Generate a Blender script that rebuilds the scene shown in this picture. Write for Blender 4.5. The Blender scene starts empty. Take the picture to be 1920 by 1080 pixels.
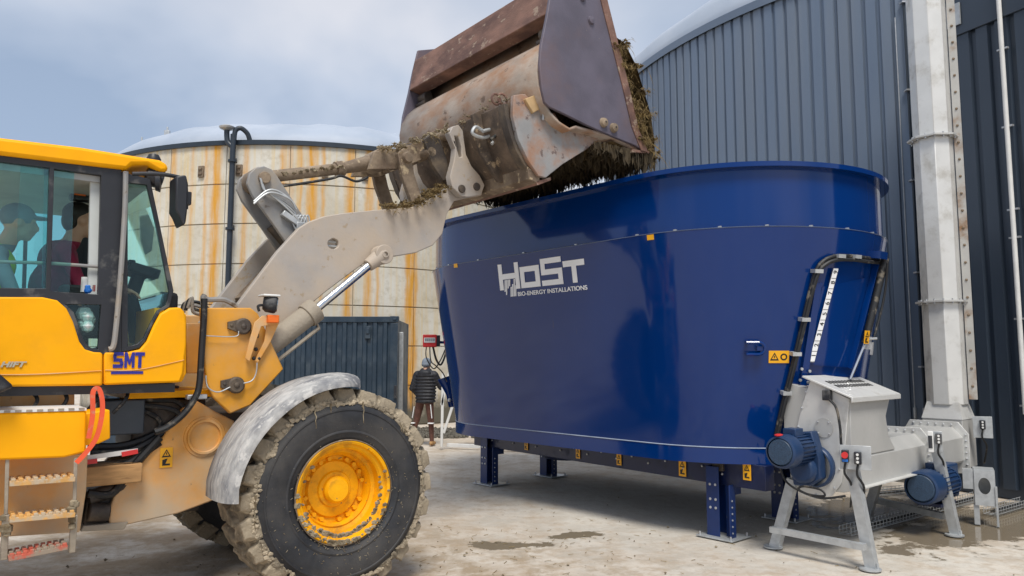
import bpy, math, random
from math import sin, cos, pi, radians, hypot, atan2
from mathutils import Vector, Matrix, Euler
from mathutils.geometry import tessellate_polygon

S = bpy.context.scene
COL = S.collection
random.seed(7)

# ------------------------------------------------------------------ camera
FPX = 1400.0; PITCH = math.atan(135 / FPX); EYE = 1.7
cam = bpy.data.cameras.new('camera'); cam.sensor_width = 36; cam.lens = FPX / 1920 * 36
cam.clip_start = .05; cam.clip_end = 3000
camo = bpy.data.objects.new('camera', cam); COL.objects.link(camo)
camo.location = (0, 0, EYE); camo.rotation_euler = (pi / 2 + PITCH, 0, 0)
S.camera = camo

# ------------------------------------------------------------------ world, sun, exposure
SUN_EL, SUN_AZ = radians(58), radians(172)      # azimuth clockwise from +Y
W = bpy.data.worlds.new('World'); S.world = W; W.use_nodes = True
nt = W.node_tree; nt.nodes.clear()
def wn(t, **k):
    n = nt.nodes.new(t)
    for a, b in k.items(): setattr(n, a, b)
    return n
out = wn('ShaderNodeOutputWorld'); bg = wn('ShaderNodeBackground'); bg.inputs[1].default_value = .1
sky = wn('ShaderNodeTexSky', sky_type='NISHITA', sun_disc=False, sun_elevation=SUN_EL, sun_rotation=SUN_AZ)
tc = wn('ShaderNodeTexCoord'); sep = wn('ShaderNodeSeparateXYZ')
nt.links.new(tc.outputs['Generated'], sep.inputs[0])
az = wn('ShaderNodeMath', operation='MAXIMUM'); az.inputs[1].default_value = 0.0
ad = wn('ShaderNodeMath', operation='ADD'); ad.inputs[1].default_value = .45
nt.links.new(sep.outputs[2], az.inputs[0]); nt.links.new(az.outputs[0], ad.inputs[0])
dx = wn('ShaderNodeMath', operation='DIVIDE'); dy = wn('ShaderNodeMath', operation='DIVIDE')
for d, i in ((dx, 0), (dy, 1)):
    nt.links.new(sep.outputs[i], d.inputs[0]); nt.links.new(ad.outputs[0], d.inputs[1])
cmb = wn('ShaderNodeCombineXYZ'); nt.links.new(dx.outputs[0], cmb.inputs[0]); nt.links.new(dy.outputs[0], cmb.inputs[1])
nz = wn('ShaderNodeTexNoise'); nz.inputs['Scale'].default_value = .95; nz.inputs['Detail'].default_value = 5.5
nz.inputs['Roughness'].default_value = .5; nz.inputs['Distortion'].default_value = .25
mp = wn('ShaderNodeMapping'); mp.inputs['Location'].default_value = (1.67, 2.81, 0)
nt.links.new(cmb.outputs[0], mp.inputs[0]); nt.links.new(mp.outputs[0], nz.inputs['Vector'])
rp = wn('ShaderNodeValToRGB'); cr = rp.color_ramp
cr.elements[0].position = .40; cr.elements[0].color = (2.3, 2.9, 3.9, 1)
cr.elements[1].position = .60; cr.elements[1].color = (5.2, 5.3, 5.7, 1)
e = cr.elements.new(.5); e.color = (3.7, 4.15, 4.95, 1)
nt.links.new(nz.outputs[0], rp.inputs[0])
mx = wn('ShaderNodeMix', data_type='RGBA'); mx.inputs[0].default_value = .88
hz = wn('ShaderNodeMapRange'); hz.inputs[1].default_value = 0; hz.inputs[2].default_value = .45; hz.inputs[3].default_value = 1.15; hz.inputs[4].default_value = .95   # thinner cloud, brighter, all round the horizon
nt.links.new(az.outputs[0], hz.inputs[0]); hm = wn('ShaderNodeVectorMath', operation='SCALE'); nt.links.new(rp.outputs[0], hm.inputs[0]); nt.links.new(hz.outputs[0], hm.inputs['Scale'])
nt.links.new(sky.outputs[0], mx.inputs[6]); nt.links.new(hm.outputs[0], mx.inputs[7])
nt.links.new(mx.outputs[2], bg.inputs[0]); nt.links.new(bg.outputs[0], out.inputs[0])

sl = bpy.data.lights.new('sun', 'SUN'); sl.energy = 2.0; sl.angle = radians(20); sl.color = (1, .95, .87)
so = bpy.data.objects.new('sun', sl); COL.objects.link(so); so.location = (0, 0, 30)
sd = Vector((sin(SUN_AZ) * cos(SUN_EL), cos(SUN_AZ) * cos(SUN_EL), sin(SUN_EL)))
so.rotation_euler = sd.to_track_quat('Z', 'Y').to_euler()
S.view_settings.view_transform = 'Standard'; S.view_settings.look = 'None'
S.view_settings.exposure = .66; S.view_settings.gamma = 1

# ------------------------------------------------------------------ helpers: sight lines used for laying things out
_c, _s = cos(PITCH), sin(PITCH)
def ray(px, py):
    x = (px - 960) / FPX; y = (540 - py) / FPX
    return Vector((x, _c - y * _s, _s + y * _c))
EYEV = Vector((0, 0, EYE))
def onz(px, py, z=0.0):
    r = ray(px, py); return EYEV + r * ((z - EYE) / r.z)
def onplane(px, py, p0, n):
    r = ray(px, py); return EYEV + r * ((p0 - EYEV).dot(n) / r.dot(n))
def atdepth(px, py, d):
    r = ray(px, py); return EYEV + r * (d / r.y)
class Frame:
    def __init__(s, o, ang): s.o = Vector(o); s.X = Vector((cos(ang), sin(ang), 0)); s.Y = Vector((-sin(ang), cos(ang), 0)); s.ang = ang
    def loc(s, q): q = q - s.o; return Vector((q.dot(s.X), q.dot(s.Y), q.z))
    def y(s, px, py, y): return s.loc(onplane(px, py, s.o + s.Y * y, s.Y))
    def x(s, px, py, x): return s.loc(onplane(px, py, s.o + s.X * x, s.X))
    def z(s, px, py, z=0): return s.loc(onz(px, py, z))
    def w(s, x, y, z=0): return s.o + s.X * x + s.Y * y + Vector((0, 0, z))

# ------------------------------------------------------------------ helpers: meshes
class MB:
    def __init__(s): s.v = []; s.f = []
    def add(s, vs, fs):
        b = len(s.v); s.v += [tuple(q) for q in vs]; s.f += [tuple(i + b for i in f) for f in fs]; return s
    def box(s, c, d, M=None):
        x, y, z = d[0] / 2, d[1] / 2, d[2] / 2
        vs = [Vector((i * x, j * y, k * z)) for k in (-1, 1) for j in (-1, 1) for i in (-1, 1)]
        if M is not None: vs = [M @ q for q in vs]
        c = Vector(c)
        return s.add([q + c for q in vs], [(0, 2, 3, 1), (4, 5, 7, 6), (0, 1, 5, 4), (2, 6, 7, 3), (0, 4, 6, 2), (1, 3, 7, 5)])
    def bar(s, p0, p1, w, t, up=(0, 0, 1)):
        p0, p1 = Vector(p0), Vector(p1); d = p1 - p0; L = d.length; d.normalize(); u = Vector(up)
        a = d.cross(u)
        if a.length < 1e-4: a = d.cross(Vector((1, 0, 0)))
        a.normalize(); b = a.cross(d)
        M = Matrix((d, a, b)).transposed()
        return s.box((p0 + p1) / 2, (L, w, t), M)
    def prism(s, poly, a, b, ax='y', holes=()):
        def mk(p, h):
            if ax == 'y': return (p[0], h, p[1])
            if ax == 'x': return (h, p[0], p[1])
            return (p[0], p[1], h)
        loops = [list(poly)] + [list(q) for q in holes]
        tri = tessellate_polygon([[Vector((p[0], p[1], 0)) for p in l] for l in loops])
        flat = [p for l in loops for p in l]; n = len(flat)
        ar = sum(poly[i][0] * poly[(i + 1) % len(poly)][1] - poly[(i + 1) % len(poly)][0] * poly[i][1] for i in range(len(poly)))
        fs = [tuple(t) for t in tri] + [tuple(i + n for i in reversed(t)) for t in tri]
        if not holes: fs = [tuple(range(len(poly))), tuple(reversed(range(n, n + len(poly))))]
        k = 0
        for l in loops:
            m = len(l)
            for i in range(m): fs.append((k + i, k + i + n, k + (i + 1) % m + n, k + (i + 1) % m))
            k += m
        return s.add([mk(p, a) for p in flat] + [mk(p, b) for p in flat], fs)
    def tube(s, pts, r, n=8, closed=False, cap=True):
        pts = [Vector(p) for p in pts]; m = len(pts)
        rr = r if isinstance(r, (list, tuple)) else [r] * m
        def tan(i):
            if closed: return (pts[(i + 1) % m] - pts[i - 1]).normalized()
            return (pts[min(i + 1, m - 1)] - pts[max(i - 1, 0)]).normalized()
        t = tan(0); a = t.orthogonal().normalized(); vs = []
        for i in range(m):
            t = tan(i); a = (a - t * a.dot(t))
            if a.length < 1e-6: a = t.orthogonal()
            a.normalize(); b = t.cross(a)
            vs += [pts[i] + (a * cos(2 * pi * k / n) + b * sin(2 * pi * k / n)) * rr[i] for k in range(n)]
        fs = []
        for i in range(m if closed else m - 1):
            j = (i + 1) % m
            fs += [(i * n + k, i * n + (k + 1) % n, j * n + (k + 1) % n, j * n + k) for k in range(n)]
        if cap and not closed: fs += [tuple(reversed(range(n))), tuple(range((m - 1) * n, m * n))]
        return s.add(vs, fs)
    def cyl(s, p0, p1, r, n=16): return s.tube([p0, p1], r, n)
    def lathe(s, prof, o, axis, n=32, a0=0, a1=2 * pi):
        o = Vector(o); ax = Vector(axis).normalized(); a = ax.orthogonal().normalized(); b = ax.cross(a)
        full = abs(a1 - a0 - 2 * pi) < 1e-6; m = n if full else n + 1; vs = []
        for r, t in prof:
            vs += [o + ax * t + (a * cos(a0 + (a1 - a0) * k / n) + b * sin(a0 + (a1 - a0) * k / n)) * max(r, 1e-4) for k in range(m)]
        fs = []
        for i in range(len(prof) - 1):
            for k in range(n): fs.append((i * m + k, i * m + (k + 1) % m, (i + 1) * m + (k + 1) % m, (i + 1) * m + k))
        return s.add(vs, fs)
    def ball(s, c, r, n=12, M=None):
        r = (r, r, r) if not isinstance(r, (tuple, list)) else r; c = Vector(c); vs = []; k = n // 2
        for i in range(k + 1):
            a = pi * i / k
            for j in range(n):
                q = Vector((r[0] * sin(a) * cos(2 * pi * j / n), r[1] * sin(a) * sin(2 * pi * j / n), r[2] * cos(a)))
                vs.append(c + (M @ q if M is not None else q))
        return s.add(vs, [(i * n + j, (i + 1) * n + j, (i + 1) * n + (j + 1) % n, i * n + (j + 1) % n) for i in range(k) for j in range(n)])
    def loft(s, rings, closed=True, cap=False):
        n = len(rings[0]); vs = [p for r in rings for p in r]; fs = []
        for i in range(len(rings) - 1):
            for k in range(n if closed else n - 1):
                fs.append((i * n + k, i * n + (k + 1) % n, (i + 1) * n + (k + 1) % n, (i + 1) * n + k))
        if cap: fs += [tuple(reversed(range(n))), tuple(range((len(rings) - 1) * n, len(rings) * n))]
        return s.add(vs, fs)
    def mesh(s, name, m=None, smooth=35):
        me = bpy.data.meshes.new(name); me.from_pydata(s.v, [], s.f)
        import bmesh
        bm = bmesh.new(); bm.from_mesh(me); bmesh.ops.recalc_face_normals(bm, faces=bm.faces); bm.to_mesh(me); bm.free()
        if smooth:
            me.shade_smooth(); me.set_sharp_from_angle(angle=radians(smooth))
        if m: me.materials.append(m)
        return me
def link(name, me, parent=None):
    o = bpy.data.objects.new(name, me); COL.objects.link(o)
    if parent: o.parent = parent
    return o
def mk(name, mb, m, parent=None, label=None, bevel=0, smooth=35, kind=None, solid=0):
    o = link(name, mb.mesh(name, m, smooth), parent)
    if label: o['label'] = label
    if kind: o['kind'] = kind
    if solid:
        d = o.modifiers.new('s', 'SOLIDIFY'); d.thickness = solid; d.offset = -1
    if bevel:
        b = o.modifiers.new('b', 'BEVEL'); b.width = bevel; b.segments = 2; b.limit_method = 'ANGLE'; b.angle_limit = radians(40)
    return o
def thing(name, label, cat, loc=(0, 0, 0), rz=0, group=None):
    o = link(name, None); o.empty_display_size = .2; o.location = loc; o.rotation_euler = (0, 0, rz)
    return tag(o, label, cat, group)
def tag(o, label, cat, group=None):
    o['label'] = label; o['category'] = cat
    if group: o['group'] = group
    return o
def inst(src, parent=None, loc=(0, 0, 0), rot=None, name=None):
    o = src.copy(); COL.objects.link(o); o.parent = parent; o.location = loc
    if name: o.name = name
    if rot is not None: o.rotation_euler = rot
    return o
def spline(pts, n=6):
    pts = [Vector(p) for p in pts]; q = [pts[0]] + pts + [pts[-1]]; r = []
    for i in range(1, len(q) - 2):
        for k in range(n):
            t = k / n; a, b, c, d = q[i - 1], q[i], q[i + 1], q[i + 2]
            r.append(.5 * (2 * b + (c - a) * t + (2 * a - 5 * b + 4 * c - d) * t * t + (3 * b - a - 3 * c + d) * t ** 3))
    return r + [pts[-1]]
def text_mesh(body, size, m, name='lettering', parent=None, M=None, bold=0, depth=.002, shear=0, sx=1):
    c = bpy.data.curves.new(name, 'FONT'); c.body = body; c.size = size; c.extrude = depth; c.offset = bold; c.shear = shear
    t = bpy.data.objects.new('tmp', c); COL.objects.link(t)
    dg = bpy.context.evaluated_depsgraph_get(); me = bpy.data.meshes.new_from_object(t.evaluated_get(dg))
    bpy.data.objects.remove(t); me.name = name; me.materials.clear(); me.materials.append(m)
    me.transform(Matrix.Diagonal((sx, 1, 1, 1)))
    if M is not None: me.transform(M)
    return link(name, me, parent)

# ------------------------------------------------------------------ helpers: procedural materials
MATS = {}
def pm(name, col, rough=.5, metal=0, var=.12, vs=5, dirt=None, da=.5, ds=3, dsoft=.12, bump=0, bs=60, coat=0, stretch=(1, 1, 1),
       dirt2=None, da2=.6, ds2=14, low=None, spec=.5, world=False, objvar=0):
    if name in MATS: return MATS[name]
    m = bpy.data.materials.new(name); m.use_nodes = True; t = m.node_tree; N, L = t.nodes, t.links
    b = N['Principled BSDF']; b.inputs['Roughness'].default_value = rough; b.inputs['Metallic'].default_value = metal
    b.inputs['Coat Weight'].default_value = coat; b.inputs['Coat Roughness'].default_value = .06; b.inputs['Specular IOR Level'].default_value = spec
    if world:
        g = N.new('ShaderNodeNewGeometry'); src = g.outputs['Position']
    else:
        g = N.new('ShaderNodeTexCoord'); src = g.outputs['Object']
    mpn = N.new('ShaderNodeMapping'); mpn.inputs['Scale'].default_value = stretch; L.new(src, mpn.inputs[0]); vec = mpn.outputs[0]
    def noise(sc, det=5, r=.55):
        n = N.new('ShaderNodeTexNoise'); n.inputs['Scale'].default_value = sc; n.inputs['Detail'].default_value = det; n.inputs['Roughness'].default_value = r
        L.new(vec, n.inputs['Vector']); return n.outputs[0]
    def mixc(fac, a, bb):
        x = N.new('ShaderNodeMix'); x.data_type = 'RGBA'
        if isinstance(fac, float): x.inputs[0].default_value = fac
        else: L.new(fac, x.inputs[0])
        for i, q in ((6, a), (7, bb)):
            if isinstance(q, tuple): x.inputs[i].default_value = q + (1,)
            else: L.new(q, x.inputs[i])
        return x.outputs[2]
    def step(sock, lo, hi):
        r = N.new('ShaderNodeMapRange'); r.interpolation_type = 'SMOOTHSTEP'; r.inputs[1].default_value = lo; r.inputs[2].default_value = hi
        L.new(sock, r.inputs[0]); return r.outputs[0]
    lo = tuple(max(0, q * (1 - var)) for q in col); hi = tuple(min(1, q * (1 + var)) for q in col)
    c = mixc(step(noise(vs), .3, .7), lo, hi)
    mask = None
    if dirt:
        th = .5 + (.5 - da) * .5
        mask = step(noise(ds, 8, .62), th - dsoft / 2, th + dsoft / 2); c = mixc(mask, c, dirt)
    if dirt2:
        th = .5 + (.5 - da2) * .5
        k2 = step(noise(ds2, 6, .6), th - .04, th + .04); c = mixc(k2, c, dirt2)
    if low:                       # mud that has splashed up from the ground: (colour, height0, height1)
        g2 = N.new('ShaderNodeNewGeometry'); sp = N.new('ShaderNodeSeparateXYZ'); L.new(g2.outputs['Position'], sp.inputs[0])
        ad_ = N.new('ShaderNodeMath'); ad_.operation = 'MULTIPLY_ADD'; L.new(noise(4, 6), ad_.inputs[0]); ad_.inputs[1].default_value = -.9; L.new(sp.outputs[2], ad_.inputs[2])
        k3 = step(ad_.outputs[0], low[2] - .45, low[1] - .45)
        c = mixc(k3, c, low[0])
    if objvar:                    # each sheet or block weathered a little differently
        oi = N.new('ShaderNodeObjectInfo'); orr = N.new('ShaderNodeMapRange'); L.new(oi.outputs['Random'], orr.inputs[0]); orr.inputs[3].default_value = 1 - objvar; orr.inputs[4].default_value = 1 + objvar
        vm = N.new('ShaderNodeVectorMath'); vm.operation = 'SCALE'; L.new(c, vm.inputs[0]); L.new(orr.outputs[0], vm.inputs['Scale']); c = vm.outputs[0]
    L.new(c, b.inputs['Base Color'])
    if mask is not None:
        x = N.new('ShaderNodeMapRange'); L.new(mask, x.inputs[0]); x.inputs[3].default_value = rough; x.inputs[4].default_value = max(rough, .75); L.new(x.outputs[0], b.inputs['Roughness'])
    if bump:
        bp = N.new('ShaderNodeBump'); bp.inputs['Strength'].default_value = bump; bp.inputs['Distance'].default_value = .01
        L.new(noise(bs, 4), bp.inputs['Height']); L.new(bp.outputs[0], b.inputs['Normal'])
    MATS[name] = m; return m

MUD = (.33, .27, .19); DUST = (.42, .36, .28)
M_yel = pm('yellow_paint', (.95, .42, .001), .48, var=.04, coat=.0, spec=.2, dirt=(.85, .38, .01), da=.25, ds=3, dsoft=.3)
M_ora = pm('dusty_orange_frame', (.74, .34, .06), .5, var=.1, dirt=(.60, .42, .24), da=.5, ds=2.6, dsoft=.35, dirt2=(.24, .14, .06), da2=.08, ds2=9, low=((.46, .38, .28), .35, 1.1))
M_blk = pm('black_frame', (.018, .02, .026), .45, dirt=(.09, .09, .09), da=.3, ds=6)
M_rub = pm('black_hose', (.014, .015, .017), .55, dirt=(.16, .14, .11), da=.3, ds=9)
M_boom = pm('dusty_boom_steel', (.33, .335, .35), .5, var=.14, vs=3, dirt=(.48, .39, .295), da=.62, ds=1.1, dsoft=.45, dirt2=(.36, .285, .20), da2=.22, ds2=10, bump=.15, bs=30)
M_lev = pm('grey_lever_steel', (.25, .25, .25), .5, dirt=(.36, .30, .23), da=.4, ds=3, dsoft=.3, dirt2=(.12, .1, .08), da2=.2, ds2=12)
M_mudst = pm('muddy_steel', (.26, .20, .14), .75, var=.25, dirt=(.13, .09, .06), da=.45, ds=4, dsoft=.3, dirt2=(.42, .33, .21), da2=.25, ds2=11, bump=.5, bs=35)
M_carr = pm('carrier_brown_steel', (.14, .10, .07), .75, var=.3, dirt=(.06, .045, .035), da=.45, ds=4, dsoft=.3, dirt2=(.36, .27, .17), da2=.22, ds2=10, bump=.5, bs=35)
M_dark = pm('greasy_dark_steel', (.05, .04, .034), .6, var=.3, dirt=(.16, .12, .08), da=.35, ds=4, dsoft=.3, bump=.3)
M_bside = pm('bucket_side_steel', (.115, .104, .138), .5, var=.15, vs=3, dirt=(.16, .105, .105), da=.32, ds=1.1, dsoft=.3, dirt2=(.25, .21, .19), da2=.05, ds2=26, bump=.12)
M_brust = pm('rusty_beam_steel', (.21, .115, .085), .65, var=.25, dirt=(.11, .06, .05), da=.42, ds=3.5, dsoft=.22, dirt2=(.33, .25, .19), da2=.25, ds2=12, bump=.3, stretch=(1, .5, 1))
M_drum = pm('worn_bucket_back', (.34, .29, .245), .55, var=.2, dirt=(.30, .16, .085), da=.45, ds=3.2, dsoft=.35, dirt2=(.15, .10, .07), da2=.22, ds2=9, bump=.2, stretch=(1, .6, 1))
M_cheek = pm('worn_cheek_plate', (.30, .30, .30), .45, var=.12, dirt=(.34, .19, .12), da=.42, ds=3.2, dsoft=.3, dirt2=(.15, .11, .1), da2=.25, ds2=9, bump=.15)
M_chrome = pm('chrome_rod', (.62, .63, .65), .16, 1, var=.05)
M_cyl = pm('dusty_cylinder', (.38, .33, .26), .8, var=.12, dirt=(.28, .24, .19), da=.45, ds=5, dsoft=.3, bump=.35, bs=45)
M_tyre = pm('tyre_rubber', (.020, .022, .027), .6, var=.25, vs=9, dirt=(.06, .057, .055), da=.42, ds=3, dsoft=.3, dirt2=(.34, .29, .21), da2=.07, ds2=85, bump=.2, bs=70)
M_lug = pm('muddy_tread', (.36, .30, .215), .9, objvar=.15, var=.25, vs=9, dirt=(.15, .125, .09), da=.42, ds=6, dsoft=.25, dirt2=(.46, .39, .28), da2=.22, ds2=20, bump=.8, bs=40)
M_rim = pm('yellow_rim', (.92, .43, .003), .5, spec=.25, var=.1, dirt=(.52, .24, .02), da=.34, ds=7, dsoft=.25, dirt2=(.22, .16, .08), da2=.14, ds2=18, bump=.15)
M_fend = pm('scuffed_mud_fender', (.40, .395, .385), .75, var=.2, vs=12, dirt=(.17, .175, .19), da=.40, ds=4.2, dsoft=.25, dirt2=(.50, .49, .47), da2=.34, ds2=14, stretch=(.8, 2.4, .7), bump=.4)
M_mudcl = pm('mud_clod', (.30, .25, .17), .95, var=.3, vs=12, dirt=(.16, .12, .07), da=.45, ds=9, bump=.8, bs=60)
M_tub = pm('tub_blue_paint', (.0002, .0265, .15), .09, var=.05, vs=1.2, coat=.16, spec=.4, dirt2=(.03, .045, .10), da2=.012, ds2=13, stretch=(1, 1, .09), bump=.07, bs=2.2)
M_navy = pm('navy_frame_paint', (.006, .013, .055), .35, var=.1, dirt=(.03, .035, .06), da=.3, ds=5)
M_legb = pm('blue_leg_paint', (.006, .026, .12), .35, var=.1, dirt=(.10, .11, .13), da=.12, ds=9)
M_ss = pm('stainless_steel', (.56, .56, .54), .4, .3, var=.07, vs=2, dirt=(.47, .465, .45), da=.4, ds=2, dsoft=.4)
M_sslt = pm('bright_stainless', (.68, .68, .66), .42, .25, var=.05, vs=3, dirt=(.46, .45, .42), da=.25, ds=5, dsoft=.3)
M_galv = pm('galvanised_steel', (.47, .49, .50), .45, .4, var=.12, vs=14)
M_mot = pm('motor_blue', (.012, .038, .105), .4, var=.1)
M_wht = pm('white_paint', (.72, .72, .70), .5, var=.06)
M_red = pm('red_plastic', (.62, .03, .03), .4, var=.06)
M_yst = pm('yellow_sticker', (.86, .42, .01), .4, var=.04)
M_ink = pm('black_ink', (.012, .012, .012), .5, var=0)
M_logo = pm('white_lettering', (.90, .91, .92), .45, var=0)
M_bolt = pm('zinc_bolt', (.52, .53, .54), .35, .5, var=.1)
M_org = pm('orange_lens', (.85, .16, .01), .3, var=.05)
M_ost = pm('orange_strap', (.80, .10, .035), .6, var=.12, dirt=(.55, .22, .14), da=.3, ds=14)
M_cont = pm('container_paint', (.018, .036, .058), .42, var=.12, dirt=(.05, .07, .09), da=.3, ds=2, dsoft=.3)
M_clad_shade = pm('shaded_cladding', (.045, .062, .088), .35, .15, var=.08, vs=.5, objvar=.08)  # darker cladding copy: shade on the wall facing away from light, as colour
M_clad = pm('dark_cladding', (.145, .188, .255), .3, .2, var=.08, vs=.5, objvar=.06, dirt=(.17, .21, .27), da=.3, ds=1.5, dsoft=.4, stretch=(1, 1, .15), bump=.05, bs=3)
M_memb = pm('grey_membrane', (.34, .40, .49), .4, var=.05, vs=.3, dirt=(.42, .47, .55), da=.5, ds=.5, dsoft=.4)
M_pipe = pm('dark_pipe', (.022, .032, .045), .4, var=.1)
M_wood = pm('timber_block', (.42, .24, .10), .8, var=.2, stretch=(1, 6, 6), dirt=(.22, .12, .05), da=.3, ds=4)
M_sil = pm('silage', (.17, .115, .045), .95, var=.45, vs=14, dirt=(.075, .05, .022), da=.45, ds=7, dsoft=.3, dirt2=(.27, .19, .08), da2=.25, ds2=30, bump=.9, bs=50)
M_sil_shade = pm('shaded_silage', (.05, .036, .018), .9, var=.4, vs=14)  # darker silage copy: shade under the bucket put into the colour
M_sil2 = pm('silage_straw', (.22, .155, .062), .9, var=.4, vs=9)
M_gravel = pm('dark_gravel', (.13, .12, .10), .9, var=.5, vs=20, bump=.5)
M_skin = pm('skin', (.60, .34, .23), .5, var=.08)
M_hair = pm('dark_hair', (.02, .015, .012), .6)
M_maroon = pm('maroon_shirt', (.26, .012, .045), .8, var=.2, vs=12, bump=.3)
M_gry = pm('grey_cap', (.16, .19, .23), .8, var=.15)
M_hiv = pm('lime_vest', (.45, .85, .02), .7, var=.1)
M_jack = pm('black_jacket', (.014, .015, .02), .6, var=.3, vs=12, bump=.4)
M_trou = pm('brown_trousers', (.105, .045, .032), .85, var=.25, vs=10, bump=.4)
M_seat = pm('black_seat', (.02, .02, .023), .75, var=.2)
M_int = pm('cab_grey', (.40, .41, .41), .6, var=.1)
M_pale = pm('pale_cab_trim', (.55, .58, .57), .5, var=.05)
M_bluep = pm('blue_plastic', (.01, .15, .55), .4)
M_smt = pm('blue_lettering', (.015, .02, .26), .45, var=0)
M_greyl = pm('grey_lettering', (.45, .42, .33), .45, var=0)

def glass(name, tint, rough=.0, k=.12):
    m = bpy.data.materials.new(name); m.use_nodes = True; t = m.node_tree; N, L = t.nodes, t.links; N.clear()
    o = N.new('ShaderNodeOutputMaterial'); a = N.new('ShaderNodeBsdfTransparent'); a.inputs[0].default_value = tint + (1,)
    g = N.new('ShaderNodeBsdfGlossy'); g.inputs['Roughness'].default_value = .02; g.inputs[0].default_value = (.9, 1, 1, 1)
    lw = N.new('ShaderNodeLayerWeight'); lw.inputs[0].default_value = .5; f = N.new('ShaderNodeMath'); f.operation = 'POWER'; f.inputs[1].default_value = 4; L.new(lw.outputs['Facing'], f.inputs[0])
    ad_ = N.new('ShaderNodeMath'); ad_.operation = 'ADD'; ad_.inputs[1].default_value = k; ad_.use_clamp = True; L.new(f.outputs[0], ad_.inputs[0])
    x = N.new('ShaderNodeMixShader'); L.new(ad_.outputs[0], x.inputs[0]); L.new(a.outputs[0], x.inputs[1]); L.new(g.outputs[0], x.inputs[2]); L.new(x.outputs[0], o.inputs[0])
    return m
M_glass = glass('tinted_cab_glass', (.74, .92, .915), k=.045)
M_glass2 = glass('clear_cab_glass', (.84, .96, .94), k=.03)
M_mirror = pm('mirror_glass', (.25, .28, .30), .08, .9, var=0)

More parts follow.
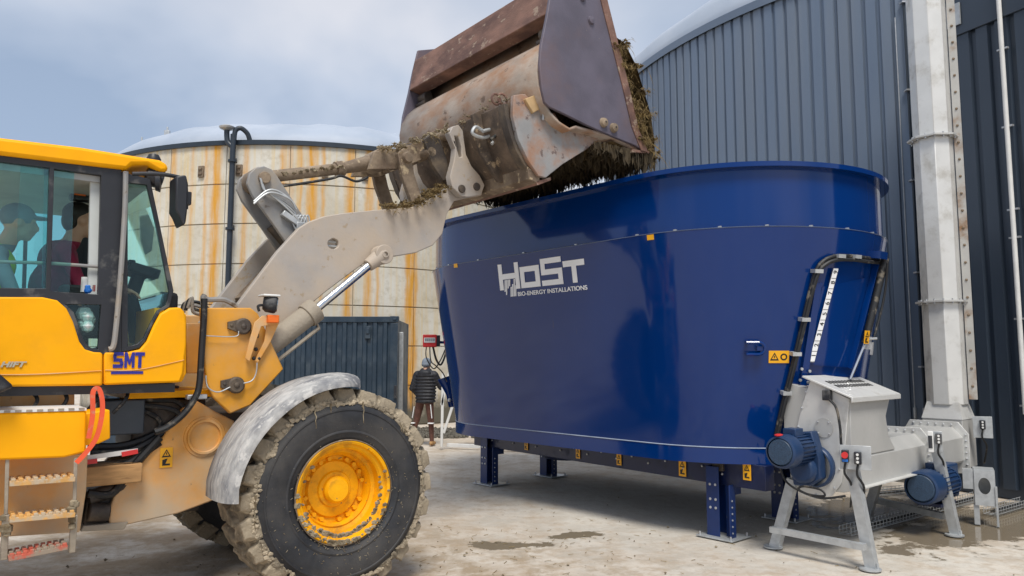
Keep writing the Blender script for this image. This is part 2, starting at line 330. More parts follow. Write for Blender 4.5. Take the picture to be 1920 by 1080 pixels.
# ------------------------------------------------------------------ ground
def ground_material():
    m = bpy.data.materials.new('yard_ground'); m.use_nodes = True; t = m.node_tree; N, L = t.nodes, t.links; b = N['Principled BSDF']
    g = N.new('ShaderNodeNewGeometry'); P = g.outputs['Position']
    def noise(sc, det=6, r=.6, dist=0):
        n = N.new('ShaderNodeTexNoise'); n.inputs['Scale'].default_value = sc; n.inputs['Detail'].default_value = det; n.inputs['Roughness'].default_value = r
        n.inputs['Distortion'].default_value = dist; L.new(P, n.inputs['Vector']); return n.outputs[0]
    def step(s, lo, hi):
        r = N.new('ShaderNodeMapRange'); r.interpolation_type = 'SMOOTHSTEP'; r.inputs[1].default_value = lo; r.inputs[2].default_value = hi; L.new(s, r.inputs[0]); return r.outputs[0]
    def mix(f, a, c):
        x = N.new('ShaderNodeMix'); x.data_type = 'RGBA'; L.new(f, x.inputs[0])
        for i, q in ((6, a), (7, c)):
            if isinstance(q, tuple): x.inputs[i].default_value = q + (1,)
            else: L.new(q, x.inputs[i])
        return x.outputs[2]
    def mth(op, a, c):
        x = N.new('ShaderNodeMath'); x.operation = op; x.use_clamp = op in ('MULTIPLY',) 
        for i, q in enumerate((a, c)):
            if isinstance(q, (int, float)): x.inputs[i].default_value = q
            else: L.new(q, x.inputs[i])
        return x.outputs[0]
    def spot(cx, cy, rx, ry, ang=0, soft=.9):       # a stain with its own place and ragged outline
        mpn = N.new('ShaderNodeMapping'); mpn.vector_type = 'TEXTURE'; mpn.inputs['Location'].default_value = (cx, cy, 0); mpn.inputs['Rotation'].default_value = (0, 0, ang); mpn.inputs['Scale'].default_value = (rx, ry, 1)
        L.new(P, mpn.inputs[0]); ln = N.new('ShaderNodeVectorMath'); ln.operation = 'LENGTH'; L.new(mpn.outputs[0], ln.inputs[0])
        wn_ = N.new('ShaderNodeMath'); wn_.operation = 'MULTIPLY_ADD'; L.new(noise(2.4, 8, .68), wn_.inputs[0]); wn_.inputs[1].default_value = 2.8; L.new(ln.outputs['Value'], wn_.inputs[2]); w = wn_.outputs[0]
        return step(w, 2.42, 2.42 - soft * .35)
    n1 = noise(.35, 6); n2 = noise(1.7, 8, .65); n3 = noise(9, 6, .6); n4 = noise(38, 4)
    c = mix(step(n1, .35, .65), (.565, .50, .42), (.65, .60, .525))
    c = mix(step(n2, .42, .7), c, (.47, .395, .31))
    # brown mud carried in by the loader, more of it round its wheels
    mudm = mth('MULTIPLY', step(noise(1.1, 8, .7), .34, .54), spot(-3.3, 6.8, 4.2, 3.2, 0, 3))
    c = mix(mudm, c, (.31, .23, .145))
    c = mix(mth('MULTIPLY', step(noise(2.6, 8, .7), .46, .58), spot(-.2, 6.2, 3.2, 2.6, 0, 3)), c, (.36, .285, .20))
    c = mix(mth('MULTIPLY', step(noise(7, 9, .7), .46, .62), .5), c, (.40, .30, .20))
    c = mix(step(noise(5.5, 9, .72), .63, .68), c, (.22, .165, .105))
    c = mix(step(n4, .68, .74), c, (.22, .18, .13))
    smooth = spot(2.0, 8.6, 4.2, 2.6, -.84, 2)          # the swept concrete slab under the tub
    c = mix(mth('MULTIPLY', smooth, .55), c, (.56, .54, .49))
    wet = None
    for a in ((4.75, 7.95, 1.6, .6, .72), (5.6, 8.3, 1.5, .65, .7), (3.2, 5.95, .38, .16, .2), (-.02, 7.13, .36, .15, .1), (.66, 7.55, .30, .14, .3), (4.3, 8.7, 1.2, .9, .7)):
        q = spot(*a, soft=.55); wet = q if wet is None else mth('MAXIMUM', wet, q)
    c = mix(wet, c, (.25, .205, .145))
    L.new(c, b.inputs['Base Color'])
    r = N.new('ShaderNodeMapRange'); L.new(wet, r.inputs[0]); r.inputs[3].default_value = .88; r.inputs[4].default_value = .07; L.new(r.outputs[0], b.inputs['Roughness'])
    h = mth('ADD', mth('MULTIPLY', n2, .5), mth('ADD', mth('MULTIPLY', n3, .28), mth('MULTIPLY', n4, .12)))
    bp = N.new('ShaderNodeBump'); bp.inputs['Distance'].default_value = .06
    st = N.new('ShaderNodeMapRange'); L.new(wet, st.inputs[0]); st.inputs[3].default_value = .85; st.inputs[4].default_value = .03; L.new(st.outputs[0], bp.inputs['Strength'])
    L.new(h, bp.inputs['Height']); L.new(bp.outputs[0], b.inputs['Normal'])
    return m
mb = MB()
n = 60
xs = sorted(set([-400, -120, -40] + [-14 + .35 * i for i in range(72)] + [40, 120, 400]))
ys = sorted(set([-300, -60, -15] + [-1 + .35 * i for i in range(64)] + [50, 150, 600]))
def gz_(x, y):
    k = max(0, 1 - hypot((x + 2.4) / 4, (y - 5) / 4))
    return -.012 + k * .012 * (sin(3.1 * x + 1.3 * y) + sin(5.3 * y - 2 * x)) if k > 0 else -.012
mb.add([(x, y, gz_(x, y)) for y in ys for x in xs], [(j * len(xs) + i, j * len(xs) + i + 1, (j + 1) * len(xs) + i + 1, (j + 1) * len(xs) + i) for j in range(len(ys) - 1) for i in range(len(xs) - 1)])
g = mk('ground', mb, ground_material(), kind='structure', smooth=80)

# ------------------------------------------------------------------ concrete tank with rust streaks
CT = Vector((-6.55, 26.2, 0)); CR = 7.35; CH = 7.25
def concrete_material():
    m = bpy.data.materials.new('streaked_concrete'); m.use_nodes = True; t = m.node_tree; N, L = t.nodes, t.links; b = N['Principled BSDF']; b.inputs['Roughness'].default_value = .85
    g = N.new('ShaderNodeNewGeometry'); su = N.new('ShaderNodeVectorMath'); su.operation = 'SUBTRACT'; su.inputs[1].default_value = CT; L.new(g.outputs['Position'], su.inputs[0])
    sp = N.new('ShaderNodeSeparateXYZ'); L.new(su.outputs[0], sp.inputs[0])
    at = N.new('ShaderNodeMath'); at.operation = 'ARCTAN2'; L.new(sp.outputs[0], at.inputs[0])
    ng = N.new('ShaderNodeMath'); ng.operation = 'MULTIPLY'; ng.inputs[1].default_value = -1; L.new(sp.outputs[1], ng.inputs[0]); L.new(ng.outputs[0], at.inputs[1])
    def comb(a, sa, z, sz):
        c = N.new('ShaderNodeCombineXYZ'); x = N.new('ShaderNodeMath'); x.operation = 'MULTIPLY'; x.inputs[1].default_value = sa; L.new(a, x.inputs[0])
        y = N.new('ShaderNodeMath'); y.operation = 'MULTIPLY'; y.inputs[1].default_value = sz; L.new(z, y.inputs[0]); L.new(x.outputs[0], c.inputs[0]); L.new(y.outputs[0], c.inputs[2]); return c.outputs[0]
    def noise(v, sc, det=5):
        n = N.new('ShaderNodeTexNoise'); n.inputs['Scale'].default_value = sc; n.inputs['Detail'].default_value = det; n.inputs['Roughness'].default_value = .6
        if v is not None: L.new(v, n.inputs['Vector'])
        else: L.new(g.outputs['Position'], n.inputs['Vector'])
        return n.outputs[0]
    def mr(s, a, bb, c=0, d=1):
        r = N.new('ShaderNodeMapRange'); r.inputs[1].default_value = a; r.inputs[2].default_value = bb; r.inputs[3].default_value = c; r.inputs[4].default_value = d; L.new(s, r.inputs[0]); return r.outputs[0]
    def mul(a, c):
        x = N.new('ShaderNodeMath'); x.operation = 'MULTIPLY'; L.new(a, x.inputs[0])
        if isinstance(c, float): x.inputs[1].default_value = c
        else: L.new(c, x.inputs[1])
        return x.outputs[0]
    def mix(f, a, c):
        x = N.new('ShaderNodeMix'); x.data_type = 'RGBA'; L.new(f, x.inputs[0])
        for i, q in ((6, a), (7, c)):
            if isinstance(q, tuple): x.inputs[i].default_value = q + (1,)
            else: L.new(q, x.inputs[i])
        return x.outputs[2]
    c = mix(mr(noise(None, .8), .35, .65), (.56, .51, .41), (.68, .655, .585))
    c = mix(mr(noise(None, 5, 8), .5, .8), c, (.46, .41, .31))
    c = mix(mul(mr(noise(comb(at.outputs[0], 60, sp.outputs[2], .25), 1, 4), .48, .70), .7), c, (.66, .49, .22))
    # the separate rust runs, each where it comes out of the wall
    wob = N.new('ShaderNodeMath'); wob.operation = 'MULTIPLY_ADD'; L.new(noise(comb(at.outputs[0], 9, sp.outputs[2], .8), 1.5), wob.inputs[0]); wob.inputs[1].default_value = .028; L.new(at.outputs[0], wob.inputs[2])
    pos = mr(wob.outputs[0], -1.4, 1.4)
    def run_ramp(lst):
      rp = N.new('ShaderNodeValToRGB'); cr = rp.color_ramp; cr.elements[0].color = (0, 0, 0, 1); cr.elements[1].color = (0, 0, 0, 1)
      runs = []
      for px, w, k in lst:
          q = atdepth(px, 420, 20); d = Vector((ray(px, 420).x, ray(px, 420).y)); d.normalize(); o = Vector((CT.x, CT.y)); tt = d.dot(o); h2 = o.length_squared - tt * tt
          s_ = tt - math.sqrt(max(.01, CR * CR - h2)); q = d * s_ - o; a = atan2(q.x, -q.y) + .014
          runs.append(((a + 1.4) / 2.8, w * 20 / FPX / CR / 2.8 / 2, k))
      runs.sort(); last = 0
      for p, w, k in runs:
          a0 = max(p - w * 1.15, last + .0004)
          for x, v in ((a0, 0), (max(p - w * .6, a0 + .0003), k), (max(p + w * .6, a0 + .0006), k), (max(p + w * 1.15, a0 + .0009), 0)):
              if len(cr.elements) < 32: e = cr.elements.new(x); e.color = (v, v, v, 1); last = x
      L.new(pos, rp.inputs[0])
      return rp.outputs[0]
    mxr = N.new('ShaderNodeMath'); mxr.operation = 'MAXIMUM'; L.new(run_ramp(STREAKS), mxr.inputs[0]); L.new(run_ramp(STREAKS2), mxr.inputs[1])
    f = mul(mxr.outputs[0], mr(noise(comb(at.outputs[0], 40, sp.outputs[2], .5), 2.2, 5), .28, .55, .35, 1))
    c = mix(f, c, (.66, .32, .04))
    low = N.new('ShaderNodeMath'); low.operation = 'MULTIPLY_ADD'; L.new(noise(None, 2.5), low.inputs[0]); low.inputs[1].default_value = -1.4; L.new(sp.outputs[2], low.inputs[2])
    c = mix(mr(low.outputs[0], .25, -.35), c, (.12, .11, .085))
    L.new(c, b.inputs['Base Color'])
    bp = N.new('ShaderNodeBump'); bp.inputs['Strength'].default_value = .25; bp.inputs['Distance'].default_value = .02; L.new(noise(None, 14, 6), bp.inputs['Height']); L.new(bp.outputs[0], b.inputs['Normal'])
    return m
STREAKS = [(322, 13, .75), (402, 19, 1.0), (527, 10, .8), (561, 10, .75), (584, 18, 1.0), (655, 17, .95), (692, 15, .85)]
STREAKS2 = [(355, 7, .55), (383, 10, .8), (457, 11, .65), (541, 7, .65), (604, 9, .8), (710, 9, .7), (772, 26, 1.0)]
M_con = concrete_material()
tank = thing('concrete_tank', 'round pale concrete tank with orange rust streaks and grey dome behind the loader', 'tank', CT)
mb = MB(); mb.lathe([(CR - .035, 0), (CR - .035, CH)], (0, 0, 0), (0, 0, 1), 96); mk('wall_core', mb, pm('joint_grey', (.33, .29, .22), .9), tank)
NC = 28; da = 2 * pi / NC; RH = CH / 7
def curved_panel(r0, r1, a, z0, z1, n=5):
    q = MB(); rings = []
    for i in range(n + 1):
        t = -a / 2 + a * i / n
        rings.append([Vector((r * sin(t), -r * cos(t), z)) for r, z in ((r0, z0), (r1, z0 + .012), (r1, z1 - .012), (r0, z1))])
    q.loft(rings, True, True); return q
pan = None; face = atan2(-CT.x, CT.y)
for c in range(NC):
    a = c * da
    rel = (a - face + pi) % (2 * pi) - pi
    if abs(rel) > 1.55: continue
    for r in range(7):
        if pan is None:
            pan = mk('wall_panel', curved_panel(CR - .05, CR, da - .0026, .005, RH - .005), M_con, tank); o = pan
        else: o = inst(pan, tank)
        o.location = (0, 0, r * RH); o.rotation_euler = (0, 0, a); o.scale = (1 + random.uniform(-.0006, .0006),) * 2 + (1,)
mb = MB(); mb.lathe([(CR - .1, CH + .10), (CR + .07, CH + .10), (CR + .07, CH - .02), (CR + .02, CH - .02)], (0, 0, 0), (0, 0, 1), 96)
mk('rim_band', mb, M_pipe, tank)
mb = MB(); prof = []
for i in range(15):
    t = i / 14; prof.append((CR * .985 * cos(t * pi / 2) ** .9 if t < 1 else 0, CH + .08 + 1.55 * sin(t * pi / 2)))
mb.lathe(prof, (0, 0, 0), (0, 0, 1), 96)
for i, p in enumerate(mb.v):
    a = atan2(p[1], p[0]); k = hypot(p[0], p[1]) / CR
    mb.v[i] = (p[0], p[1], p[2] + .035 * k * sin(9 * a) + .03 * sin(5 * p[0] + 3 * p[1]))
mk('dome_membrane', mb, M_memb, tank, smooth=80)
for px in (378, 449, 610, 685):      # lifting anchors cast in the wall
    d = ray(px, 300); d = Vector((d.x, d.y)).normalized(); o2 = Vector((CT.x, CT.y)); tt = d.dot(o2); q = d * (tt - math.sqrt(max(0, (CR + .03) ** 2 - (o2.length_squared - tt * tt)))) - o2
    z = EYE + (675 - 328) / FPX * 19.6
    mb = MB(); mb.box((0, 0, 0), (.16, .06, .30)); mb.box((0, -.04, .07), (.10, .05, .06)); mb.box((0, -.04, -.06), (.10, .05, .05))
    o = mk('anchor_bracket', mb, M_mudst, tank, bevel=.008); o.location = (q.x, q.y, z); o.rotation_euler = (0, 0, atan2(q.x, -q.y))
# vent pipe on its wall
d = ray(436, 300); d = Vector((d.x, d.y)).normalized(); o2 = Vector((CT.x, CT.y)); tt = d.dot(o2); q = d * (tt - math.sqrt((CR + .22) ** 2 - (o2.length_squared - tt * tt)))
vp = thing('vent_pipe', 'dark vertical vent pipe with mushroom cap and swan neck on the concrete tank', 'pipe', (q.x, q.y, 0))
mb = MB(); mb.cyl((0, 0, .3), (0, 0, CH + .2), .072, 20); mk('pipe', mb, M_pipe, vp)
mb = MB()
for z in (1.2, 3.1, 5.0, 6.75): mb.lathe([(.07, z - .03), (.115, z - .03), (.115, z + .03), (.07, z + .03)], (0, 0, 0), (0, 0, 1), 20); mb.box((0, .12, z + .1), (.05, .22, .05))
mk('pipe_collar', mb, M_pipe, vp)
mb = MB(); mb.tube(spline([(-.02, 0, CH - .12), (-.14, 0, CH + .0), (-.17, 0, CH + .2), (-.17, 0, CH + .32)]), .068, 16); mk('vent_neck', mb, M_pipe, vp)
mb = MB(); mb.lathe([(.0, .30), (.07, .30), (.18, .35), (.20, .39), (.10, .44), (0, .455)], (-.17, 0, CH), (0, 0, 1), 24); mk('vent_cap', mb, M_bolt, vp)
mb = MB(); mb.tube(spline([(.02, 0, CH + .05), (.04, .02, CH + .30), (.16, .06, CH + .38), (.30, .14, CH + .27), (.36, .2, CH + .08)]), .062, 16); mk('swan_neck', mb, M_pipe, vp)
# small masts on the far rim
for px, py, hh, nm_ in ((312, 250, .62, 'tall'), (265, 272, .3, 'short')):
    p = atdepth(px, 285, 22.5); t = thing('roof_mast', f'{nm_} thin mast standing on the concrete tank rim left of the vent pipe', 'mast', (p.x, p.y, p.z - .35), 0, 'masts on the tank rim')
    mb = MB(); mb.cyl((0, 0, 0), (0, 0, hh + .35), .02, 8); mk('mast_pole', mb, M_galv, t)
    mb = MB(); mb.box((0, 0, hh + .2), (.16, .10, .40 * hh / .6)); mb.cyl((0, 0, hh + .35), (0, 0, hh + .52), .03, 10); mk('mast_head', mb, M_galv, t, bevel=.01)

# ------------------------------------------------------------------ clad tank on the right
KT = Vector((11.5, 18.42, 0)); KR = 9.1; KH = 8.05
clad = thing('clad_tank', 'large round tank in ribbed dark blue grey cladding with pale dome, behind the tub', 'tank', KT)
mb = MB(); mb.lathe([(KR - .06, 0), (KR - .06, KH)], (0, 0, 0), (0, 0, 1), 128); mk('wall_core', mb, M_clad, clad)
NR = 268; dA = 2 * pi / NR
def rib_sheet(k, h):
    q = MB(); ring = []
    for i in range(k):
        for f, r in ((.0, KR), (.68, KR), (.76, KR - .04), (.93, KR - .04)):
            ring.append(((i + f) * dA, r))
    ring.append((k * dA - .0006, KR))
    lo = [Vector((r * sin(a), -r * cos(a), .15)) for a, r in ring]; hi = [Vector((r * sin(a), -r * cos(a), h)) for a, r in ring]
    q.loft([lo, hi], False); return q
ct = atan2(-KT.x, KT.y); sh = None
for i in range(-17, 18):
    a = ct + i * 4 * dA
    if sh is None: sh = mk('cladding_sheet', rib_sheet(4, KH - .12), M_clad, clad, smooth=20); o = sh
    else: o = inst(sh, clad)
    o.rotation_euler = (0, 0, a); o.scale = (1 + (i % 2) * .0003,) * 2 + (1,)
mb = MB(); mb.lathe([(KR - .05, KH + .02), (KR + .05, KH + .02), (KR + .05, KH - .13), (KR + .035, KH - .13), (KR + .035, KH)], (0, 0, 0), (0, 0, 1), 160); mk('top_trim', mb, M_clad, clad, smooth=30)
mb = MB(); prof = [(KR + .02, KH + .03), (KR + .02, KH + .10), (KR, KH + .16)]
for i in range(1, 15):
    t = i / 14; prof.append((KR * cos(t * pi / 2) if t < 1 else 0, KH + .16 + 1.9 * sin(t * pi / 2)))
mb.lathe(prof, (0, 0, 0), (0, 0, 1), 160)
for i, p in enumerate(mb.v):
    a = atan2(p[1], p[0]); mb.v[i] = (p[0], p[1], p[2] + (.05 * sin(14 * a) + .03 * sin(31 * a)) * min(1, max(0, p[2] - KH - .1)))
mk('dome_membrane', mb, M_memb, clad, smooth=60)
def on_clad(px, py, dr=.05):
    d = ray(px, py); d2 = Vector((d.x, d.y)); L_ = d2.length; d2.normalize(); o_ = Vector((KT.x, KT.y)); tt = d2.dot(o_); s_ = tt - math.sqrt(max(0, (KR + dr) ** 2 - (o_.length_squared - tt * tt)))
    return EYEV + d * (s_ / L_) - KT
for px0, lab in ((1694, 'conduit'),):
    top = on_clad(px0, 0); mb = MB(); mb.cyl((top.x, top.y, .3), (top.x, top.y, 7.9), .018, 10)
    mk('conduit', mb, M_pipe, clad)
    cs = None
    for z in (1.6, 3.0, 4.4, 5.8, 7.2):
        if cs is None: cs = mk('conduit_clip', MB().box((0, 0, 0), (.09, .09, .025)), M_bolt, clad); o = cs
        else: o = inst(cs, clad)
        o.location = (top.x, top.y, z)
p0 = on_clad(1707, 600, .04)
mb = MB(); mb.tube([(p0.x, p0.y, 7.0), (p0.x, p0.y, 1.0)], .008, 6); mb.cyl((p0.x, p0.y, 1.0), (p0.x, p0.y, .84), .022, 8)
mk('hanging_cable', mb, M_galv, clad)
p1 = on_clad(1724, 600, .04); mb = MB(); mb.tube([(p1.x, p1.y, 4.0), (p1.x, p1.y, 1.0)], .006, 6); mb.cyl((p1.x, p1.y, 1.0), (p1.x, p1.y, .84), .022, 8); mk('hanging_cable', mb, M_galv, clad)

# ------------------------------------------------------------------ nearer clad building wall at the right edge
B0 = onz(1855, 930); B0.z = 0
bd = Vector((.42, -.907, 0)).normalized(); bang = atan2(bd.y, bd.x)
bw = thing('clad_building', 'ribbed dark wall of a building at the right edge, beside the steel riser', 'building', B0 - bd * .55, bang)
BL, BH = 6.0, 6.75
mb = MB(); mb.box((BL / 2, 3.0, BH / 2), (BL - .02, 5.9, BH)); mk('building_core', mb, M_clad_shade, bw)
mb = MB(); prof = []
for f, r in ((0, 0), (.60, 0), (.68, .045), (.92, .045), (1.0, 0)): prof.append((f * .245, r))
mb.add([(x, r, .12) for x, r in prof] + [(x, r, 6.02) for x, r in prof], [(i, i + 1, i + 6, i + 5) for i in range(4)]); 
src = None
for i in range(24):
    if src is None: src = mk('cladding_rib', mb, M_clad_shade, bw, smooth=20); o = src
    else: o = inst(src, bw)
    o.location = (i * .245, 0, 0)
mb = MB(); mb.box((BL / 2, -.012, 6.38), (BL, .03, .72)); mk('flashing_band', mb, M_clad_shade, bw, bevel=.006)
mb = MB(); mb.box((.30, -.045, 6.30), (.55, .02, .30)); mk('cover_plate', mb, M_galv, bw)
mb = MB(); mb.box((-.01, .1, 3.3), (.04, .25, 6.6)); mk('corner_flashing', mb, M_clad_shade, bw, bevel=.006)
px_top = None
FB = Frame(B0 - bd * .55, bang)
q = FB.y(1905, 500, -.06)
mb = MB(); mb.cyl((q.x, -.06, 1.05), (q.x, -.06, 6.7), .028, 14); mk('downpipe', mb, M_wht, bw)
cs = None
for z in (1.15, 2.2, 3.2, 3.55, 4.6, 5.6):
    if cs is None: cs = mk('pipe_clip', MB().box((0, 0, 0), (.13, .04, .022)), M_bolt, bw); o = cs
    else: o = inst(cs, bw)
    o.location = (q.x, -.04, z)
mb = MB(); mb.tube(spline([(q.x + .01, -.05, 1.05), (q.x + .03, -.07, .85), (q.x + .06, -.05, .7)]), .012, 8); mk('cable', mb, M_rub, bw)

# ------------------------------------------------------------------ shipping container
cp = atdepth(745, 700, 15.5)
con = thing('shipping_container', 'dark blue grey corrugated shipping container in front of the concrete tank', 'container', (cp.x, 15.5, 0), radians(1.5))
CLn = 6.06; HC = 2.60
mb = MB(); mb.box((-CLn / 2, 1.22, HC / 2), (CLn - .1, 2.36, HC - .1)); mk('body_core', mb, M_cont, con)
mb = MB(); prof = [(0, .0), (.07, .0), (.105, .045), (.175, .045), (.21, 0)]
mb.add([(x, r + .01, .16) for x, r in prof] + [(x, r + .01, HC - .12) for x, r in prof], [(i, i + 1, i + 6, i + 5) for i in range(4)])
src = None
for i in range(28):
    if src is None: src = mk('wall_corrugation', mb, M_cont, con, smooth=20); o = src
    else: o = inst(src, con)
    o.location = (-CLn + .09 + i * .21, 0, 0)
for nm_, c, d in (('top_rail', (-CLn / 2, .03, HC - .06), (CLn - .3, .07, .12)), ('bottom_rail', (-CLn / 2, .03, .08), (CLn - .3, .07, .16))):
    mb = MB(); mb.box(c, d); mk(nm_, mb, M_cont, con, bevel=.008)
for x in (-CLn + .08, -.08):
    mb = MB(); mb.box((x, .06, HC / 2), (.155, .14, HC - .26)); mk('corner_post', mb, M_cont, con, bevel=.01)
    for z in (.065, HC - .055):
        mb = MB(); mb.box((x, .06, z), (.18, .16, .125)); mb.box((x + .01, -.025, z), (.08, .02, .05)); mk('corner_casting', mb, M_cont, con, bevel=.012)
mb = MB(); mb.box((-.62, .0, HC - .33), (.12, .05, .26)); mb.box((-.62, -.03, HC - .3), (.07, .03, .12)); mk('vent_cover', mb, M_cont, con, bevel=.008)
mb = MB(); mb.box((-.03, -.03, 1.05), (.06, .08, .26)); mk('door_hinge', mb, M_blk, con, bevel=.006)
mb = MB()
pp = atdepth(751, 700, 16.2)
post = thing('door_post', 'pale grey steel post standing right beside the container corner', 'post', (pp.x, 16.2, 0))
mb = MB(); mb.box((0, 0, 1.15), (.10, .10, 2.3)); mk('post', mb, M_galv, post, bevel=.01)
mb = MB(); mb.box((0, 0, .012), (.2, .2, .024)); mk('foot_plate', mb, M_galv, post, bevel=.004)

# ------------------------------------------------------------------ the blue mixing tub
TT = Frame((1.473, 9.472, 0), -.844)
L0, R0, ZB, Z0 = 1.39, 1.327, .726, .876
L1, R1, Z1 = 1.455, 1.624, 2.923
R2, Z2 = 1.586, 3.519
tub = thing('mixing_tub', 'tall glossy dark blue oblong mixing tub flaring upward on four blue legs', 'mixer', TT.o, TT.ang)
def lerp(a, b, t): return a + (b - a) * t
def LR(z):
    t = (z - Z0) / (Z1 - Z0); return lerp(L0, L1, t), lerp(R0, R1, t)
def ringpts(Lh, R, z, n=40, m=14):
    p = [Vector((Lh + R * cos(a), R * sin(a), z)) for a in [-pi / 2 + pi * i / n for i in range(n + 1)]]
    p += [Vector((lerp(Lh, -Lh, i / m), R, z)) for i in range(1, m)]
    p += [Vector((-Lh + R * cos(a), R * sin(a), z)) for a in [pi / 2 + pi * i / n for i in range(n + 1)]]
    p += [Vector((lerp(-Lh, Lh, i / m), -R, z)) for i in range(1, m)]
    return p
def wallring(name, levels, m, parent, th=0, **k):
    q = MB(); q.loft([ringpts(a, b, z) for a, b, z in levels]); return mk(name, q, m, parent, **k)
lv = [(*LR(lerp(Z0, Z1, i / 8)), lerp(Z0, Z1, i / 8)) for i in range(9)]
lower = wallring('lower_wall', lv + [(L1, R1 - .02, Z1), (L0, R0 - .02, Z0 + .02)], M_tub, tub, smooth=30)
wallring('base_ring', [(L0, R0 - .03, Z0), (L0, R0 + .004, Z0), (L0, R0 + .004, ZB), (L0, R0 - .03, ZB)], M_tub, tub, smooth=30)
wallring('weld_line', [(L0, R0 + .002, Z0 + .006), (L0, R0 + .011, Z0), (L0, R0 + .002, Z0 - .006)], pm('weld_highlight', (.30, .36, .46), .4), lower, smooth=30)
wallring('seam_highlight', [(L1, R1 - .004, Z1 + .004), (L1, R1 + .005, Z1), (L1, R1 - .001, Z1 - .004)], pm('seam_highlight_blue', (.12, .16, .25), .4), lower, smooth=30)  # thin pale ring: the seam's highlight line painted as colour
upper = wallring('upper_wall', [(L1, R2, Z1 - .06), (L1, R2, Z2), (L1, R2 - .015, Z2), (L1, R2 - .015, Z1 - .06)], M_tub, tub, smooth=30)
wallring('rim_flange', [(L1, R2 - .005, Z2 - .04), (L1, R2 + .078, Z2 - .04), (L1, R2 + .078, Z2 + .005), (L1, R2 - .005, Z2 + .005), (L1, R2 - .005, Z2 - .04)], M_tub, tub, smooth=30)
q = MB()
fl = ringpts(L0, R0 - .01, ZB + .02); q.add(fl, [tuple(range(len(fl)))]); mk('tub_floor', q, M_navy, tub)
# bolts on the ledge between cone and ring
bm_ = MB(); bm_.box((0, 0, 0), (.03, .02, .018)); bsrc = None
rp_ = ringpts(L1, (R1 + R2) / 2, Z1 + .008, 24, 7)
for i, p in enumerate(rp_):
    if i % 2 == 0:
        if bsrc is None: bsrc = mk('ledge_bolt', bm_, M_bolt, upper); o = bsrc
        else: o = inst(bsrc, upper)
        o.location = p
def side_y(z): return -LR(z)[1]
TILT = math.atan((R1 - R0) / (Z1 - Z0))
def side_M(x, z, off=.004):       # a frame lying on the flat near flank: x along, y up the slope, z out
    up = Vector((0, -sin(TILT), cos(TILT))); nrm = Vector((0, -cos(TILT), -sin(TILT))); ax = Vector((1, 0, 0))
    M = Matrix((ax, up, nrm)).transposed().to_4x4(); M.translation = Vector((x, side_y(z), z)) + nrm * off; return M
# lettering: HoSt / BIO-ENERGY INSTALLATIONS with the striped emblem
LX = 0; LZ = 2.53
def letter(rects, nm_='letter'):
    q = MB()
    for a, b, c, d in rects: q.box(((a + c) / 2, (b + d) / 2, 0), (c - a, d - b, .004))
    me = q.mesh('letter', M_logo, 0); me.transform(side_M(LX, LZ, .005)); link('letter', me, lower)
letter([(-.66, 0, -.592, .31), (-.37, 0, -.302, .31), (-.592, .125, -.37, .19)])
letter([(-.28, 0, -.212, .245), (-.03, 0, .04, .245), (-.212, 0, -.03, .062), (-.212, .183, -.03, .245)])
letter([(.07, 0, .335, .06), (.07, .245, .395, .305), (.07, .12, .135, .245), (.135, .12, .335, .182), (.335, 0, .40, .182)])
letter([(.42, .18, .735, .245), (.545, 0, .612, .18)])
q = MB()
for i in range(8):
    x = -.578 + i * .027
    lo_, hi_ = ((-.02, .118), (-.06, .118), (.015, .118), (.04, .118), (-.085, .03), (-.085, .06), (-.085, .118), (-.085, .045))[i]
    q.add([(x + y_ * .16 + dx_, y_, dz) for dz in (0, .003) for y_, dx_ in ((lo_, 0), (lo_, .018), (hi_, .018), (hi_, 0))], [(4, 5, 6, 7), (0, 3, 2, 1), (0, 1, 5, 4), (1, 2, 6, 5), (2, 3, 7, 6), (3, 0, 4, 7)])
me = q.mesh('emblem', M_logo, 0); me.transform(side_M(LX, LZ, .005)); link('emblem', me, lower)
t = text_mesh('BIO-ENERGY INSTALLATIONS', .068, M_logo, 'lettering', lower, None, bold=.0009)
w_ = max(v.co.x for v in t.data.vertices); t.data.transform(Matrix.Diagonal((1.10 / w_, 1, 1, 1))); t.data.transform(side_M(-.36, LZ - .085, .004))
